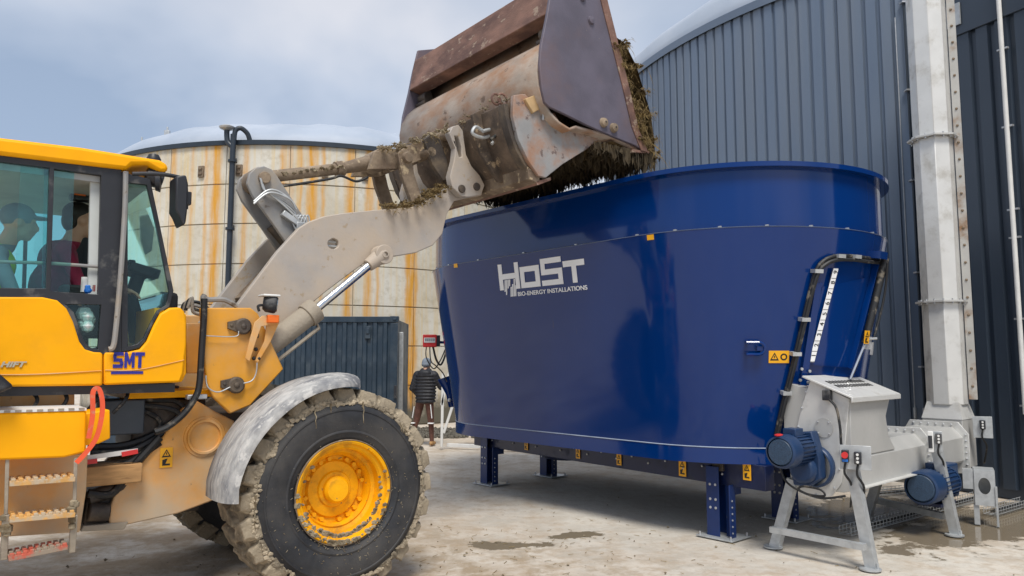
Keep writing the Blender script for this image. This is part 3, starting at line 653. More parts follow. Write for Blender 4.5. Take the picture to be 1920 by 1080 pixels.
# rays onto the tub wall
def tub_hit(px, py, off=0.0):
    r = ray(px, py); t_ = 5.0
    while t_ < 16:
        p = TT.loc(EYEV + r * t_); z = p.z
        if z < Z1: Lh, R = LR(z)
        else: Lh, R = L1, R2
        d = hypot(max(0, abs(p.x) - Lh), p.y)
        if d < R + off: return p
        t_ += .004
    return TT.loc(EYEV + r * 9)
def tub_n(p):
    Lh = L1; c = Vector((max(-Lh, min(Lh, p.x)), 0, 0)); d = Vector((p.x - c.x, p.y, 0)).normalized()
    return Vector((d.x, d.y, -(R1 - R0) / (Z1 - Z0) if p.z < Z1 else 0)).normalized()
def tub_M(p, off=.004):
    nrm = tub_n(p); ax = Vector((0, 0, 1)).cross(nrm).normalized(); up = nrm.cross(ax)
    M = Matrix((ax, up, nrm)).transposed().to_4x4(); M.translation = p + nrm * off; return M
def sticker(p, w, h, mat, parent, pict=True, M=None, nm_='sticker'):
    q = MB(); q.box((0, 0, 0), (w, h, .003)); me = q.mesh(nm_, mat, 0); Mx = M if M is not None else tub_M(p, .005); me.transform(Mx); o = link(nm_, me, parent)
    if pict:
        q = MB(); s = min(w, h) * .36; horiz = w > h; cx = -w * .22 if horiz else 0; cy = 0 if horiz else h * .2
        def tri(r): return [(cx - r, cy - r * .8), (cx + r, cy - r * .8), (cx, cy + r)]
        q.prism(tri(s), .002, .0035, 'z', holes=[tri(s * .62)])
        cx2, cy2 = (w * .24, 0) if horiz else (0, -h * .22)
        ringp = [(cx2 + s * .8 * cos(a), cy2 + s * .8 * sin(a)) for a in [2 * pi * i / 12 for i in range(12)]]
        if horiz: q.prism(ringp, .002, .0035, 'z', holes=[[(cx2 + (x - cx2) * .6, cy2 + (y - cy2) * .6) for x, y in ringp]])
        else: q.prism([(-w * .3, cy2 - s * .8), (w * .3, cy2 - s * .8), (w * .3, cy2 - s * .4), (-w * .05, cy2 - s * .4), (w * .1, cy2 + s * .8), (-w * .3, cy2 + s * .5)], .002, .0035, 'z')
        q.box((cx, cy, .0027), (s * .2, s * .5, .0015))
        me = q.mesh('pictogram', M_ink, 0); me.transform(Mx); link('pictogram', me, o if not o.parent or not o.parent.parent else o.parent)
    return o
sticker(tub_hit(1460, 669), .19, .115, M_yst, lower)
for px, py in ((855, 498), (1220, 445)): sticker(tub_hit(px, py), .075, .05, M_yst, lower, False)
# towing hook
q = MB(); p = tub_hit(1410, 652); pts = []
for a in range(-90, 91, 20): pts.append((.05 + .055 * cos(radians(a)), .055 * sin(radians(a)), .06))
pts = [(-.06, -.055, .06)] + pts + [(-.06, .055, .06)]
q.tube([Vector(x) for x in pts], .016, 8); q.box((-.05, -.055, .03), (.03, .03, .06)); q.box((-.05, .055, .03), (.03, .03, .06)); q.box((.06, 0, .03), (.05, .04, .06))
me = q.mesh('rope_hook', M_tub); me.transform(tub_M(p, 0)); link('rope_hook', me, tub)
# cable run with clamps, discharge door rails, level scale
pts = [tub_hit(*a) for a in ((1452, 815), (1466, 750), (1481, 690), (1500, 610), (1515, 545), (1527, 505), (1541, 488), (1562, 480), (1590, 480), (1615, 483), (1645, 486))]
for k, off in enumerate((.035, .055)):
    q = MB(); q.tube(spline([p + tub_n(p) * off + Vector((0, 0, -.035 * k)) for p in pts], 5), .019, 8); mk('cable_tube', q, M_rub, tub)
for px, py in ((1470, 735), (1487, 662), (1503, 598), (1526, 508), (1567, 480), (1596, 481)):
    p = tub_hit(px, py); q = MB(); q.box((0, 0, .045), (.085, .035, .075)); me = q.mesh('cable_clamp', M_galv); me.transform(tub_M(p, 0)); link('cable_clamp', me, tub)
def strip(pa, pb, w, t, m, nm_, parent, n=10, off=0):
    q = MB(); rings = []
    for i in range(n + 1):
        px, py = lerp(pa[0], pb[0], i / n), lerp(pa[1], pb[1], i / n); p = tub_hit(px, py); M = tub_M(p, off)
        rings.append([M @ Vector(v) for v in ((-w / 2, 0, 0), (w / 2, 0, 0), (w / 2, 0, t), (-w / 2, 0, t))])
    q.loft(rings, True, True); return mk(nm_, q, m, parent, bevel=.003, smooth=25)
rl = strip((1490, 800), (1531, 530), .07, .04, M_tub, 'door_rail', tub)
rr_ = strip((1590, 690), (1640, 490), .06, .06, M_tub, 'door_rail', tub)
def patch(c4, n, m, t, mat, nm_, parent, off=0):
    g_ = []
    for k in (off, off + t):
        for i in range(n + 1):
            for j in range(m + 1):
                a, b = i / n, j / m; px = lerp(lerp(c4[0][0], c4[1][0], b), lerp(c4[3][0], c4[2][0], b), a); py = lerp(lerp(c4[0][1], c4[1][1], b), lerp(c4[3][1], c4[2][1], b), a)
                p = tub_hit(px, py); g_.append(p + tub_n(p) * k)
    q = MB(); K = (n + 1) * (m + 1); ix = lambda i, j, k: k * K + i * (m + 1) + j; fs = []
    for i in range(n):
        for j in range(m): fs += [(ix(i, j, 1), ix(i, j + 1, 1), ix(i + 1, j + 1, 1), ix(i + 1, j, 1)), (ix(i, j, 0), ix(i + 1, j, 0), ix(i + 1, j + 1, 0), ix(i, j + 1, 0))]
    for i in range(n): fs += [(ix(i, 0, 0), ix(i, 0, 1), ix(i + 1, 0, 1), ix(i + 1, 0, 0)), (ix(i, m, 0), ix(i + 1, m, 0), ix(i + 1, m, 1), ix(i, m, 1))]
    for j in range(m): fs += [(ix(0, j, 0), ix(0, j + 1, 0), ix(0, j + 1, 1), ix(0, j, 1)), (ix(n, j, 0), ix(n, j, 1), ix(n, j + 1, 1), ix(n, j + 1, 0))]
    q.add(g_, fs); return mk(nm_, q, mat, parent, smooth=30)
patch([(1540, 538), (1622, 520), (1590, 690), (1511, 684)], 8, 8, .010, M_tub, 'discharge_door', tub, .002)
strip((1515, 683), (1605, 690), .03, .03, M_tub, 'door_sill', tub, n=6)
bz = MB(); bz.lathe([(.014, 0), (.014, .014), (0, .016)], (0, 0, 0), (0, 0, 1), 8); bs_ = None
for i in range(7):
    for j in (0, 1):
        p = tub_hit(lerp(1481, 1497, i / 6) + j * 14, lerp(815, 690, i / 6) + 4 * j); M = tub_M(p, .052)
        if bs_ is None: bs_ = mk('rail_bolt', bz, M_bolt, rl); o = bs_
        else: o = inst(bs_, rl)
        o.matrix_local = M
sc_ = strip((1517, 678), (1562, 503), .058, .006, M_logo, 'level_scale', tub, off=.034)
for i in range(9):
    t_ = (i + .35) / 9.0; p = tub_hit(lerp(1562, 1517, t_), lerp(503, 678, t_)); M = tub_M(p, .0412) @ Matrix.Rotation(pi / 2, 4, 'Z')
    tx = text_mesh(str(9 - i), .062, M_ink, 'number', sc_, None, bold=.001, depth=.0006)
    xs_ = [v.co.x for v in tx.data.vertices]; tx.data.transform(Matrix.Translation((-(min(xs_) + max(xs_)) / 2, -.022, 0))); tx.data.transform(M)
    q = MB(); q.box((0, 0, 0), (.004, .056, .0012)); me = q.mesh('scale_line', M_ink, 0); p2 = tub_hit(lerp(1562, 1517, (i + .95) / 9.0), lerp(503, 678, (i + .95) / 9.0)); me.transform(tub_M(p2, .0412) @ Matrix.Rotation(pi / 2, 4, 'Z')); link('scale_line', me, sc_)
# door cylinder and bracket at the upper right
pa = tub_hit(1640, 484); pb = tub_hit(1603, 640); pc = tub_hit(1576, 708)
q = MB(); q.cyl(pa + tub_n(pa) * .10, pb + tub_n(pb) * .10, .034, 14); mk('door_cylinder', q, M_rub, tub)
q = MB(); q.cyl(pb + tub_n(pb) * .10, pc + tub_n(pc) * .10, .016, 12); mk('cylinder_rod', q, M_chrome, tub)
q = MB(); q.box((0, 0, .06), (.16, .07, .14)); me = q.mesh('cylinder_bracket', M_tub); me.transform(tub_M(tub_hit(1632, 478), 0)); o = link('cylinder_bracket', me, tub)
q = MB(); q.box((0, 0, .12), (.05, .12, .05)); q.box((.03, -.05, .15), (.02, .12, .02)); q.cyl((-.02, .04, .14), (.06, .05, .17), .012, 8); me = q.mesh('valve', M_bolt); me.transform(tub_M(tub_hit(1604, 640), 0)); link('valve', me, tub)
sticker(None, .085, .125, M_yst, tub, True, tub_M(tub_hit(1599, 629), .14), 'sticker')
q = MB(); p = [tub_hit(*a) for a in ((1634, 490), (1630, 540), (1620, 590), (1610, 628))]
q.tube(spline([a + tub_n(a) * .15 for a in p]), .012, 8); mk('hydraulic_hose', q, M_rub, tub)
# chassis, legs, stickers along the beam
LEG = [(1.87, -.93), (-1.99, -.62), (-1.97, .50), (1.86, .30)]
def leg(x, y, sgn):
    q = MB(); h = .66
    q.box((x - .07, y - .0, h / 2 + .012), (.012, .20, h)); q.box((x + .0, y - .094, h / 2 + .012), (.13, .012, h)); q.box((x, y + .094, h / 2 + .012), (.13, .012, h))
    lg = mk('leg', q, M_legb, tub, bevel=.003)
    q = MB(); q.box((x + .13, y, .26), (.10, .012, .5)); q.box((x + .175, y - .045, .26), (.012, .10, .5)); q.box((x + .12, y + .06, .48), (.12, .10, .14)); mk('leg_brace', q, M_legb, lg, bevel=.003)
    q = MB(); q.box((x + .04, y, .007), (.40, .34, .014)); mk('foot_plate', q, M_galv, lg, bevel=.003)
    q = MB()
    for z in (.28, .36, .5): 
        for dx_ in (-.03, .03): q.ball((x + dx_, y - .103, z), (.014, .010, .014), 8)
    for z in (.06, .12, .18, .24, .30, .36): q.ball((x + .184, y - .06, z), (.008, .01, .01), 6)
    for dx_, dy_ in ((-.13, -.14), (.21, -.14), (.21, .14), (-.13, .14)): q.cyl((x + dx_, y + dy_, .01), (x + dx_, y + dy_, .045), .010, 6)
    mk('leg_bolt', q, M_bolt, lg, kind='stuff')
    q = MB(); q.box((x + .03, y, .68), (.12, .12, .11)); mk('load_cell', q, M_dark, lg, bevel=.01)
for x, y in LEG: leg(x, y, 1)
A, B_, C_, D_ = [Vector((x, y, 0)) for x, y in LEG]
for p, r_, nm_ in ((B_, A, 'chassis_beam'), (C_, D_, 'chassis_beam')):
    d = (r_ - p).normalized(); q = MB(); zz = Vector((0, 0, .61))
    q.bar(p - d * .35 + zz + Vector((0, .05, 0)), r_ + d * .55 + zz + Vector((0, .05, 0)), .14, .23); bmo = mk(nm_, q, M_navy, tub, bevel=.006)
    if p is B_:
        q = MB(); nn = Vector((d.y, -d.x, 0))
        for i in range(17):
            c = p + d * (.1 + i * .24) + nn * .028 + Vector((0, 0, .60 + .05 * (i % 2))); q.ball(c, .013, 8)
        mk('beam_bolt', q, M_bolt, bmo, kind='stuff')
        for px, py, hh in ((988, 834, .13), (1085, 849, .13), (1162, 861, .13), (1281, 877, .17), (1402, 884, .16)):
            c = TT.loc(onplane(px, py, TT.w(p.x, p.y + .05 - .07), (TT.X * nn.x + TT.Y * nn.y)))
            M = Matrix((d, Vector((0, 0, 1)), nn)).transposed().to_4x4(); M.translation = c + nn * .012
            sticker(None, hh * .55, hh, M_yst, bmo, True, M)
for x in (-1.2, 0, 1.2):
    q = MB(); q.box((x, -.15, .63), (.12, 1.05, .14)); mk('cross_member', q, M_navy, tub)
for x in (-1.0, 1.25):
    q = MB(); q.lathe([(0, .40), (.30, .40), (.36, .46), (.36, .72)], (x, -.1, 0), (0, 0, 1), 24); mk('gearbox', q, M_navy, tub)
q = MB(); q.cyl((-1.0, -.1, .52), (1.25, -.1, .52), .06, 12); mk('drive_shaft', q, M_dark, tub)
# far end: folding chute bracket and weighing display
pa = atdepth(838, 700, 11.7); fa = TT.loc(pa)
q = MB(); poly = [TT.loc(atdepth(x, y, 11.55)) for x, y in ((820, 712), (843, 704), (858, 760), (841, 764), (836, 740))]
q.add([p for p in poly] + [p + Vector((.05, .35, 0)) for p in poly], [(0, 1, 2, 3, 4), (9, 8, 7, 6, 5)] + [(i, i + 5, (i + 1) % 5 + 5, (i + 1) % 5) for i in range(5)])
mk('chute_bracket', q, M_tub, tub, bevel=.006)
p = TT.loc(atdepth(843, 750, 11.52)); q = MB(); q.ball(p, .03, 10); mk('bracket_bolt', q, M_bolt, tub)
dp = atdepth(806, 639, 11.3); yaw = radians(8)
dis = thing('weighing_display', 'small red weighing display box with looping cables left of the tub', 'display', dp, yaw)
q = MB(); q.box((0, .04, 0), (.21, .09, .19)); mk('housing', q, M_red, dis, bevel=.012)
q = MB(); q.box((.128, .05, 0), (.055, .1, .17)); mk('side_cover', q, M_blk, dis, bevel=.008)
q = MB(); q.box((-.005, -.008, .01), (.17, .008, .075)); mk('screen', q, M_wht, dis)
q = MB()
for i in range(5): q.box((-.06 + i * .03, -.0135, .015), (.018, .003, .04))
mk('digits', q, M_gry, dis)
q = MB(); q.box((.22, .12, -.02), (.20, .04, .04)); q.box((.36, .2, -.02), (.2, .04, .04)); mk('mounting_arm', q, M_tub, dis, bevel=.004)
q = MB(); q.tube(spline([(-.05, .04, -.09), (-.05, .04, -.25), (.06, .03, -.42), (.16, .05, -.30), (.24, .1, -.12)]), .009, 6)
q.tube(spline([(0, .04, -.09), (.02, .04, -.3), (.10, .04, -.38), (.2, .08, -.48), (.27, .12, -.62)]), .009, 6)
q.tube(spline([(.05, .04, -.09), (.10, .04, -.28), (.17, .05, -.36), (.24, .08, -.2), (.24, .1, -.05)]), .016, 6); mk('cable', q, M_rub, dis)
# white access steps behind the far end of the tub
fp = onz(828, 843); lad = thing('access_steps', 'white steel step frame standing behind the far end of the blue tub', 'steps', (fp.x, fp.y, 0), radians(-20))
fr = lambda px, py, d: Vector(((atdepth(px, py, d) - fp).x, (atdepth(px, py, d) - fp).y, atdepth(px, py, d).z))
dd = fp.y
for a, b in (((828, 838), (831, 700)), ((832, 812), (862, 720)), ((845, 690), (828, 760))):
    q = MB(); pa_, pb_ = fr(*a, dd), fr(*b, dd); R_ = Matrix.Rotation(radians(20), 3, 'Z'); q.bar(R_ @ pa_, R_ @ pb_, .05, .05); mk('rail', q, M_wht, lad, bevel=.006)
q = MB(); q.box((.75, .25, .06), (1.5, .06, .07)); mk('base_rail', q, M_wht, lad, bevel=.006)
q = MB(); q.box((.75, .55, .38), (1.3, .08, .05)); mk('step_tread', q, M_wht, lad, bevel=.006)
q = MB(); q.box((.75, .75, .85), (1.3, .25, .04)); mk('step_tread', q, M_wht, lad, bevel=.006)

# ------------------------------------------------------------------ screw conveyor at the tub's near end
cv = thing('screw_conveyor', 'stainless steel hopper, trough and tall riser at the near end of the tub', 'conveyor', TT.o, TT.ang)
YE = -.85
pl = [tuple(TT.y(px, py, YE).xz) for px, py in ((1519, 713), (1592, 748), (1587, 800), (1582, 860), (1578, 905), (1560, 930), (1528, 936), (1500, 925), (1488, 880), (1490, 820), (1502, 765))]
XO = pl[1][0]; ZT = pl[1][1]; XI = pl[0][0]; ZTI = pl[0][1]
q = MB(); q.prism(pl, YE, YE + .02); ep = mk('end_plate', q, M_sslt, cv, bevel=.004)
q = MB(); cx, cz = TT.y(1545, 802, YE).xz; q.lathe([(.085, 0), (.085, .008), (0, .009)], (cx, YE - .001, cz), (0, -1, 0), 28); mk('inspection_cover', q, M_ss, ep)
q = MB()
for k in range(4):
    a = pi / 4 + k * pi / 2; q.ball((cx + .07 * cos(a), YE - .012, cz + .07 * sin(a)), .009, 8)
for px, py in ((1512, 735), (1504, 765), (1497, 800), (1578, 812), (1576, 845), (1574, 880), (1565, 915), (1530, 928)):
    p = TT.y(px, py, YE); q.ball((p.x, YE - .006, p.z), .011, 8)
mk('plate_bolt', q, M_bolt, ep, kind='stuff')
# hopper body: section at the end plate, waisted side towards the trough
YH = .02
sec = [(XI - .05, ZTI), (XO, ZT), (XO - .02, 1.02), (XO - .015, .90)]
q = MB(); XS = XO
prof_top = [Vector((XO, YE + .02, ZT)), Vector((XO, YH, ZT)), Vector((XO - .01, YH - .10, 1.18)), Vector((XO - .01, YH - .06, 1.0)), Vector((XO - .01, YH + .08, .86)), Vector((XO - .01, YE + .02, .86))]
back = [p + Vector((-.62, 0, .13 if p.z > 1.3 else 0)) for p in prof_top]
q.add(prof_top + back, [tuple(range(6)), tuple(reversed(range(6, 12)))] + [(i, i + 6, (i + 1) % 6 + 6, (i + 1) % 6) for i in range(6)]); mk('hopper', q, M_ss, cv, bevel=.004, smooth=20)
lidM = Matrix.Rotation(atan2(ZTI - ZT, XI - XO + 1e-6) - pi, 3, 'Y').inverted() if False else None
la, lb = Vector((XI - .05, 0, ZTI + .035)), Vector((XO + .045, 0, ZT + .012)); ld = (lb - la).normalized(); ln = Vector((-ld.z, 0, ld.x))
q = MB(); M = Matrix((ld, Vector((0, 1, 0)), ln)).transposed(); mid = (la + lb) / 2; q.box((mid.x, (YE + YH) / 2 + .03, mid.z), ((lb - la).length, YH - YE + .16, .018), M); q.box((lb.x, (YE + YH) / 2 + .03, lb.z - .018), (.016, YH - YE + .16, .045)); lid = mk('hopper_lid', q, M_sslt, cv, bevel=.004)
q = MB()
for r in range(2):
    for c in range(12):
        p = la + ld * (.17 + r * .085) + ln * .0115; q.box((p.x, YE + .12 + c * .062, p.z), (.055, .032, .003), M)
mk('lid_slots', q, M_ink, lid, kind='stuff')
# trough with rounded bottom and sloping shoulders
def trough_sec(x0, x1, zt, zs, zb): 
    xm = (x0 + x1) / 2; r = (x1 - x0) / 2
    s = [(x0 + .08, zt), (x1 - .10, zt), (x1, zs)]
    for i in range(0, 7): a = i / 6 * pi; s.append((xm + r * (abs(cos(a)) ** .45) * (1 if cos(a) > 0 else -1), zb + .05 - .05 * sin(a)))
    return s + [(x0, zs)]
XA, XB = XO - .58, XO - .012
q = MB(); q.prism(trough_sec(XA, XB, .95, .84, .545), YE + .021, 2.0); tr = mk('trough', q, M_ss, cv, smooth=25, bevel=.003)
for y in (.85, 1.94):
    q = MB(); q.prism(trough_sec(XA - .06, XB + .06, 1.01, .88, .44), y, y + .02); fl_ = mk('trough_flange', q, M_sslt, cv, bevel=.003, smooth=25)
    q = MB()
    for i in range(6): q.ball((XB + .03, y - .004, .55 + i * .065), .012, 8); q.ball((XA + .06 + i * .08, y - .004, .98), .012, 8)
    mk('flange_bolt', q, M_bolt, fl_, kind='stuff')
q = MB(); q.box((XB + .02, (YE + .85) / 2, .592), (.07, .83 - YE, .010)); mk('trough_edge', q, M_sslt, cv)
# riser: octagonal casing with flanges and a bolted side strip
RX, RY, RR = 2.90, 2.25, .215
oct_ = lambda r, z: [Vector((RX + r * cos(pi / 8 + k * pi / 4), RY + r * sin(pi / 8 + k * pi / 4), z)) for k in range(8)]
zf = [1.18]
for py in (567, 262): 
    dpt = TT.w(RX, RY).y; r = ray(1780, py); zf.append(EYE + r.z / r.y * dpt)
zf.append(9.2)
for a, b in zip(zf[:-1], zf[1:]):
    q = MB(); q.loft([oct_(RR, a + .012), oct_(RR, b - .012)], True, True); mk('riser_casing', q, M_sslt, cv, smooth=20, bevel=.006)
for z in zf[1:3]:
    q = MB(); q.loft([oct_(RR + .065, z - .011), oct_(RR + .065, z + .011)], True, True); fo = mk('riser_flange', q, M_ss, cv, smooth=20, bevel=.002)
    q = MB()
    for k in range(16): a = k * pi / 8; q.cyl((RX + (RR + .025) * cos(a), RY + (RR + .025) * sin(a), z - .03), (RX + (RR + .025) * cos(a), RY + (RR + .025) * sin(a), z + .03), .011, 6)
    mk('flange_bolt', q, M_bolt, fo, kind='stuff')
sx_, sy_ = TT.X, TT.Y
# side strip facing the camera on the riser's right flank
dv = (TT.loc(Vector((0, 0, 0))) - Vector((RX, RY, 0))); dv.z = 0; dv.normalize(); rt = Vector((-dv.y, dv.x, 0))   # towards the camera, and to its right
c0 = Vector((RX, RY, 0)) + rt * (RR + .045) + dv * .02
M = Matrix((rt, dv, Vector((0, 0, 1)))).transposed()
q = MB(); q.box(c0 + Vector((0, 0, 5.2)), (.085, .012, 7.9), M); st = mk('side_strip', q, pm('stained_strip', (.46, .45, .42), .5, .3, var=.1, vs=3, dirt=(.26, .15, .08), da=.38, ds=1.3, dsoft=.15), cv)
bsx = None
q = MB(); q.ball((0, 0, 0), (.016, .016, .016), 8)
for i in range(30):
    if bsx is None: bsx = mk('strip_bolt', q, M_mudst, st); o = bsx
    else: o = inst(bsx, st)
    o.location = c0 + dv * .008 + Vector((0, 0, 1.4 + i * .205))
q = MB(); q.loft([[Vector((RX + sx * .215, RY + sy * .215, 1.03)) for sx, sy in ((-1, -1), (1, -1), (1, 1), (-1, 1))], [Vector((RX + sx * .165, RY + sy * .165, 1.22)) for sx, sy in ((-1, -1), (1, -1), (1, 1), (-1, 1))]], True, True); mk('riser_transition', q, M_sslt, cv, smooth=10)
q = MB(); q.box((RX, RY, .76), (.42, .42, .55)); mk('riser_boot', q, M_ss, cv, bevel=.006)
# gear motors
def motor(c, ax, r, L_, gear=True, nm_='motor', tilt=0):
    c = Vector(c); ax = Vector(ax).normalized()
    q = MB(); q.lathe([(r * .82, 0), (r * .95, .01), (r, .05), (r, L_ * .35), (r * .9, L_ * .36), (r * .9, L_ * .97), (r * .99, L_ * .97), (r * .99, L_), (0, L_)], c, ax, 32); mo = mk(nm_, q, M_mot, cv, smooth=35)
    q = MB(); q.lathe([(0, -.004), (r * .72, -.002), (r * .80, .012)], c, ax, 24); mk('fan_grille', q, pm('grille_blue', (.03, .06, .11), .5, var=.5, vs=160), mo)
    q = MB(); a0 = ax.orthogonal().normalized(); b0 = ax.cross(a0)
    for k in range(26):
        a = 2 * pi * k / 26; d = a0 * cos(a) + b0 * sin(a); t_ = ax.cross(d)
        M_ = Matrix((ax, t_, d)).transposed(); q.box(c + ax * (L_ * .665) + d * r * .93, (L_ * .58, .008, r * .14), M_)
    mk('cooling_fin', q, M_mot, mo, kind='stuff')
    q = MB(); q.box(c + ax * (L_ * .6) + Vector((0, 0, r)), (.12, .14, .09)); mk('terminal_box', q, M_mot, mo, bevel=.008)
    return mo
mc = TT.y(1462, 848, YE - .52); mo = motor(mc, (0, 1, 0), .145, .40)
q = MB(); q.ball((mc.x - .02, mc.y + .03, mc.z + .142), (.035, .05, .012), 10); mk('red_cap', q, M_red, mo)
gc = TT.y(1505, 868, YE - .12); q = MB(); q.prism([(mc.x - .15, mc.z + .13), (mc.x + .10, mc.z + .16), (gc.x + .17, gc.z + .06), (gc.x + .17, gc.z - .12), (gc.x + .06, gc.z - .20), (gc.x - .08, gc.z - .20), (mc.x - .12, mc.z - .1)], YE - .15, YE - .03)
q.lathe([(0, -.06), (.10, -.06), (.12, -.03), (.12, .12)], (gc.x + .03, YE - .16, gc.z - .05), (0, 1, 0), 20); q.lathe([(.17, 0), (.19, .01), (.19, .06)], (gc.x + .05, YE - .06, gc.z - .03), (0, 1, 0), 24)
mk('gearbox', q, M_mot, cv, bevel=.012)
m2 = TT.x(1722, 915, 3.2); motor((3.22, m2.y, m2.z), (0, 1, 0), .165, .62)
q = MB(); q.box((3.1, m2.y + .75, m2.z), (.34, .3, .34)); mk('gearbox', q, M_mot, cv, bevel=.02)
q = MB(); q.box((3.2, m2.y + .45, m2.z - .19), (.22, .4, .03)); mk('motor_shelf', q, M_navy, cv)
# galvanised guard with a round opening at the riser foot
gp = TT.z(1846, 985); Mg = Matrix((rt, dv, Vector((0, 0, 1)))).transposed()
circ = [(.02 + .055 * cos(2 * pi * k / 20), .40 + .085 * sin(2 * pi * k / 20)) for k in range(20)]
q = MB(); q.prism([(-.07, .20), (.11, .20), (.11, .56), (-.07, .56)], 0, .012, 'y', holes=[circ]); q.box((-.07, -.12, .38), (.012, .24, .36)); q.box((.11, -.12, .38), (.012, .24, .36)); q.box((.02, -.12, .56), (.18, .24, .012)); q.box((-.06, -.05, .1), (.05, .09, .2)); q.box((.12, .0, .2), (.02, .05, .4)); q.box((-.12, -.05, .46), (.10, .1, .2))
q.box((.02, -.24, .38), (.18, .01, .36))
me = q.mesh('motor_guard', M_galv); me.transform(Mg.to_4x4()); me.transform(Matrix.Translation((gp.x, gp.y, 0))); link('motor_guard', me, cv)
# legs
def leg2(foot, top, nm_='leg'):
    f, t_ = Vector(foot), Vector(top); q = MB(); d = (t_ - f).normalized(); q.bar(f, t_, .085, .008, (0, -1, 0)); 
    a = d.cross(Vector((0, -1, 0))).normalized(); q.bar(f + a * .04 + Vector((0, .035, 0)), t_ + a * .04 + Vector((0, .035, 0)), .008, .07, (0, -1, 0)); q.bar(f - a * .04 + Vector((0, .035, 0)), t_ - a * .04 + Vector((0, .035, 0)), .008, .07, (0, -1, 0))
    lo_ = mk(nm_, q, M_galv, cv); q = MB(); q.lathe([(0, .014), (.085, .012), (.085, 0)], f, (0, 0, 1), 18); q.cyl(f + Vector((.05, .02, 0)), f + Vector((.05, .02, .05)), .011, 6); mk('foot_plate', q, M_galv, lo_); return lo_
fA, fB, fC, fD = TT.z(1450, 1026), TT.z(1632, 1068), TT.z(1790, 1004), TT.z(1622, 972)
leg2(fA, (2.62, YE - .06, .62)); lgB = leg2(fB, TT.y(1590, 850, YE - .18)); tc_ = TT.x(1752, 835, XB + .14); lgC = leg2(fC, tc_); leg2(fD, (2.66, fD.y, .6))
q = MB(); pa_, pb_ = TT.z(1446, 992, .19), TT.z(1622, 1026, .19); q.bar(pa_, pb_, .06, .05); mk('leg_tie', q, M_galv, cv)
q = MB(); q.bar(TT.z(1632, 935, .16), TT.z(1770, 968, .16), .06, .06); mk('leg_tie', q, M_galv, cv)
# switch plates
def plate(c, w, h, items, nm_='switch_plate'):
    c = Vector(c); q = MB(); q.box(c - dv * 0, (w, .006, h), M); o = mk(nm_, q, M_galv, cv, bevel=.004)
    for kind, x, z in items:
        p = c + rt * x + Vector((0, 0, z)) + dv * .02
        q = MB(); q.box(p, (.055, .06, .10), M); mk('switch', q, M_blk, o, bevel=.006)
        if kind == 'r':
            q = MB(); q.cyl(p + dv * .03 + Vector((0, 0, .012)), p + dv * .055 + Vector((0, 0, .012)), .026, 14); mk('red_knob', q, M_red, o)
            q = MB(); q.box(p + dv * .031 + Vector((0, 0, -.033)), (.045, .004, .02), M); mk('blue_mark', q, M_bluep, o)
        else:
            q = MB()
            for k in range(3):
                q.cyl(p + dv * .03 + Vector((-.0, 0, -.03 + k * .03)), p + dv * .037 + Vector((0, 0, -.03 + k * .03)), .011, 10)
            mk('push_button', q, M_wht, o)
        q = MB(); q.tube(spline([p + Vector((0, 0, -.05)), p + Vector((0, 0, -.14)) - rt * .01, p + Vector((0, 0, -.25)) + rt * .03 - dv * .08, p + Vector((0, 0, -.45)) - dv * .22]), .010, 6); mk('cable', q, M_rub, o)
    return o
pB = TT.y(1604, 858, YE - .22); plate(pB, .24, .20, (('r', -.075, .01), ('k', .02, .0)))
pC = TT.x(1756, 828, XB + .18); oC = plate(pC, .10, .20, (('k', .02, .03),)); q = MB(); q.box(pC - rt * .05 + dv * .02, (.05, .09, .2), M); mk('isolator', q, M_wht, oC, bevel=.006)
q = MB(); q.box(pC - rt * .052 + dv * .068, (.035, .006, .12), M); mk('isolator_front', q, M_blk, oC)
pD = Vector((RX, RY, 0)) + rt * .33 + dv * .12; r_ = ray(1829, 801); zz = EYE + r_.z / r_.y * TT.w(pD.x, pD.y).y; pD.z = zz; plate(pD, .19, .24, (('k', 0, .03),))
# black box and cable on the end plate
p = TT.y(1551, 741, YE - .03); q = MB(); q.box(p, (.07, .06, .09)); mk('junction_box', q, M_blk, cv, bevel=.006)
q = MB(); q.tube(spline([p + Vector((.03, -.02, -.04))] + [TT.y(x, y, YE - .06) for x, y in ((1568, 765), (1575, 800), (1577, 830), (1580, 850))]), .011, 6); mk('cable', q, M_rub, cv)
q = MB(); q.tube(spline([TT.y(x, y, YE - .3) for x, y in ((1463, 878), (1476, 905), (1510, 925), (1545, 930), (1538, 918), (1505, 912), (1500, 920), (1540, 934), (1585, 930))]), .010, 6); mk('cable', q, M_rub, cv)
# wire basket cable trays on the floor
def tray(pa, pb, nm_, lab):
    pa, pb = Vector(pa), Vector(pb); d = pb - pa; Ln = d.length; d.normalize(); s = Vector((-d.y, d.x, 0)); t_ = thing(nm_, lab, 'cable tray', TT.w(pa.x, pa.y), TT.ang, 'wire cable trays on the floor'); q = MB()
    o0 = Vector((0, 0, .02))
    for k, (w, z) in enumerate(((-.06, .07), (-.06, .035), (-.06, 0), (0, 0), (.06, 0), (.06, .035), (.06, .07))): q.tube([o0 + s * w + Vector((0, 0, z)), o0 + s * w + d * Ln + Vector((0, 0, z))], .0035, 5)
    mk('long_wire', q, M_galv, t_); q = MB()
    n_ = int(Ln / .07)
    for i in range(n_ + 1):
        b = o0 + d * (i * .07); q.tube([b + s * -.06 + Vector((0, 0, .075)), b + s * -.06, b + s * .06, b + s * .06 + Vector((0, 0, .075))], .0035, 5)
    mk('cross_wire', q, M_galv, t_); q = MB()
    for k in range(3): q.tube(spline([o0 + s * (-.03 + .03 * k) + d * (Ln * f) + Vector((0, .012 * sin(7 * f + k), .018)) for f in (.1, .3, .5, .7, .98)]), .009, 6)
    mk('cable', q, M_rub, t_)
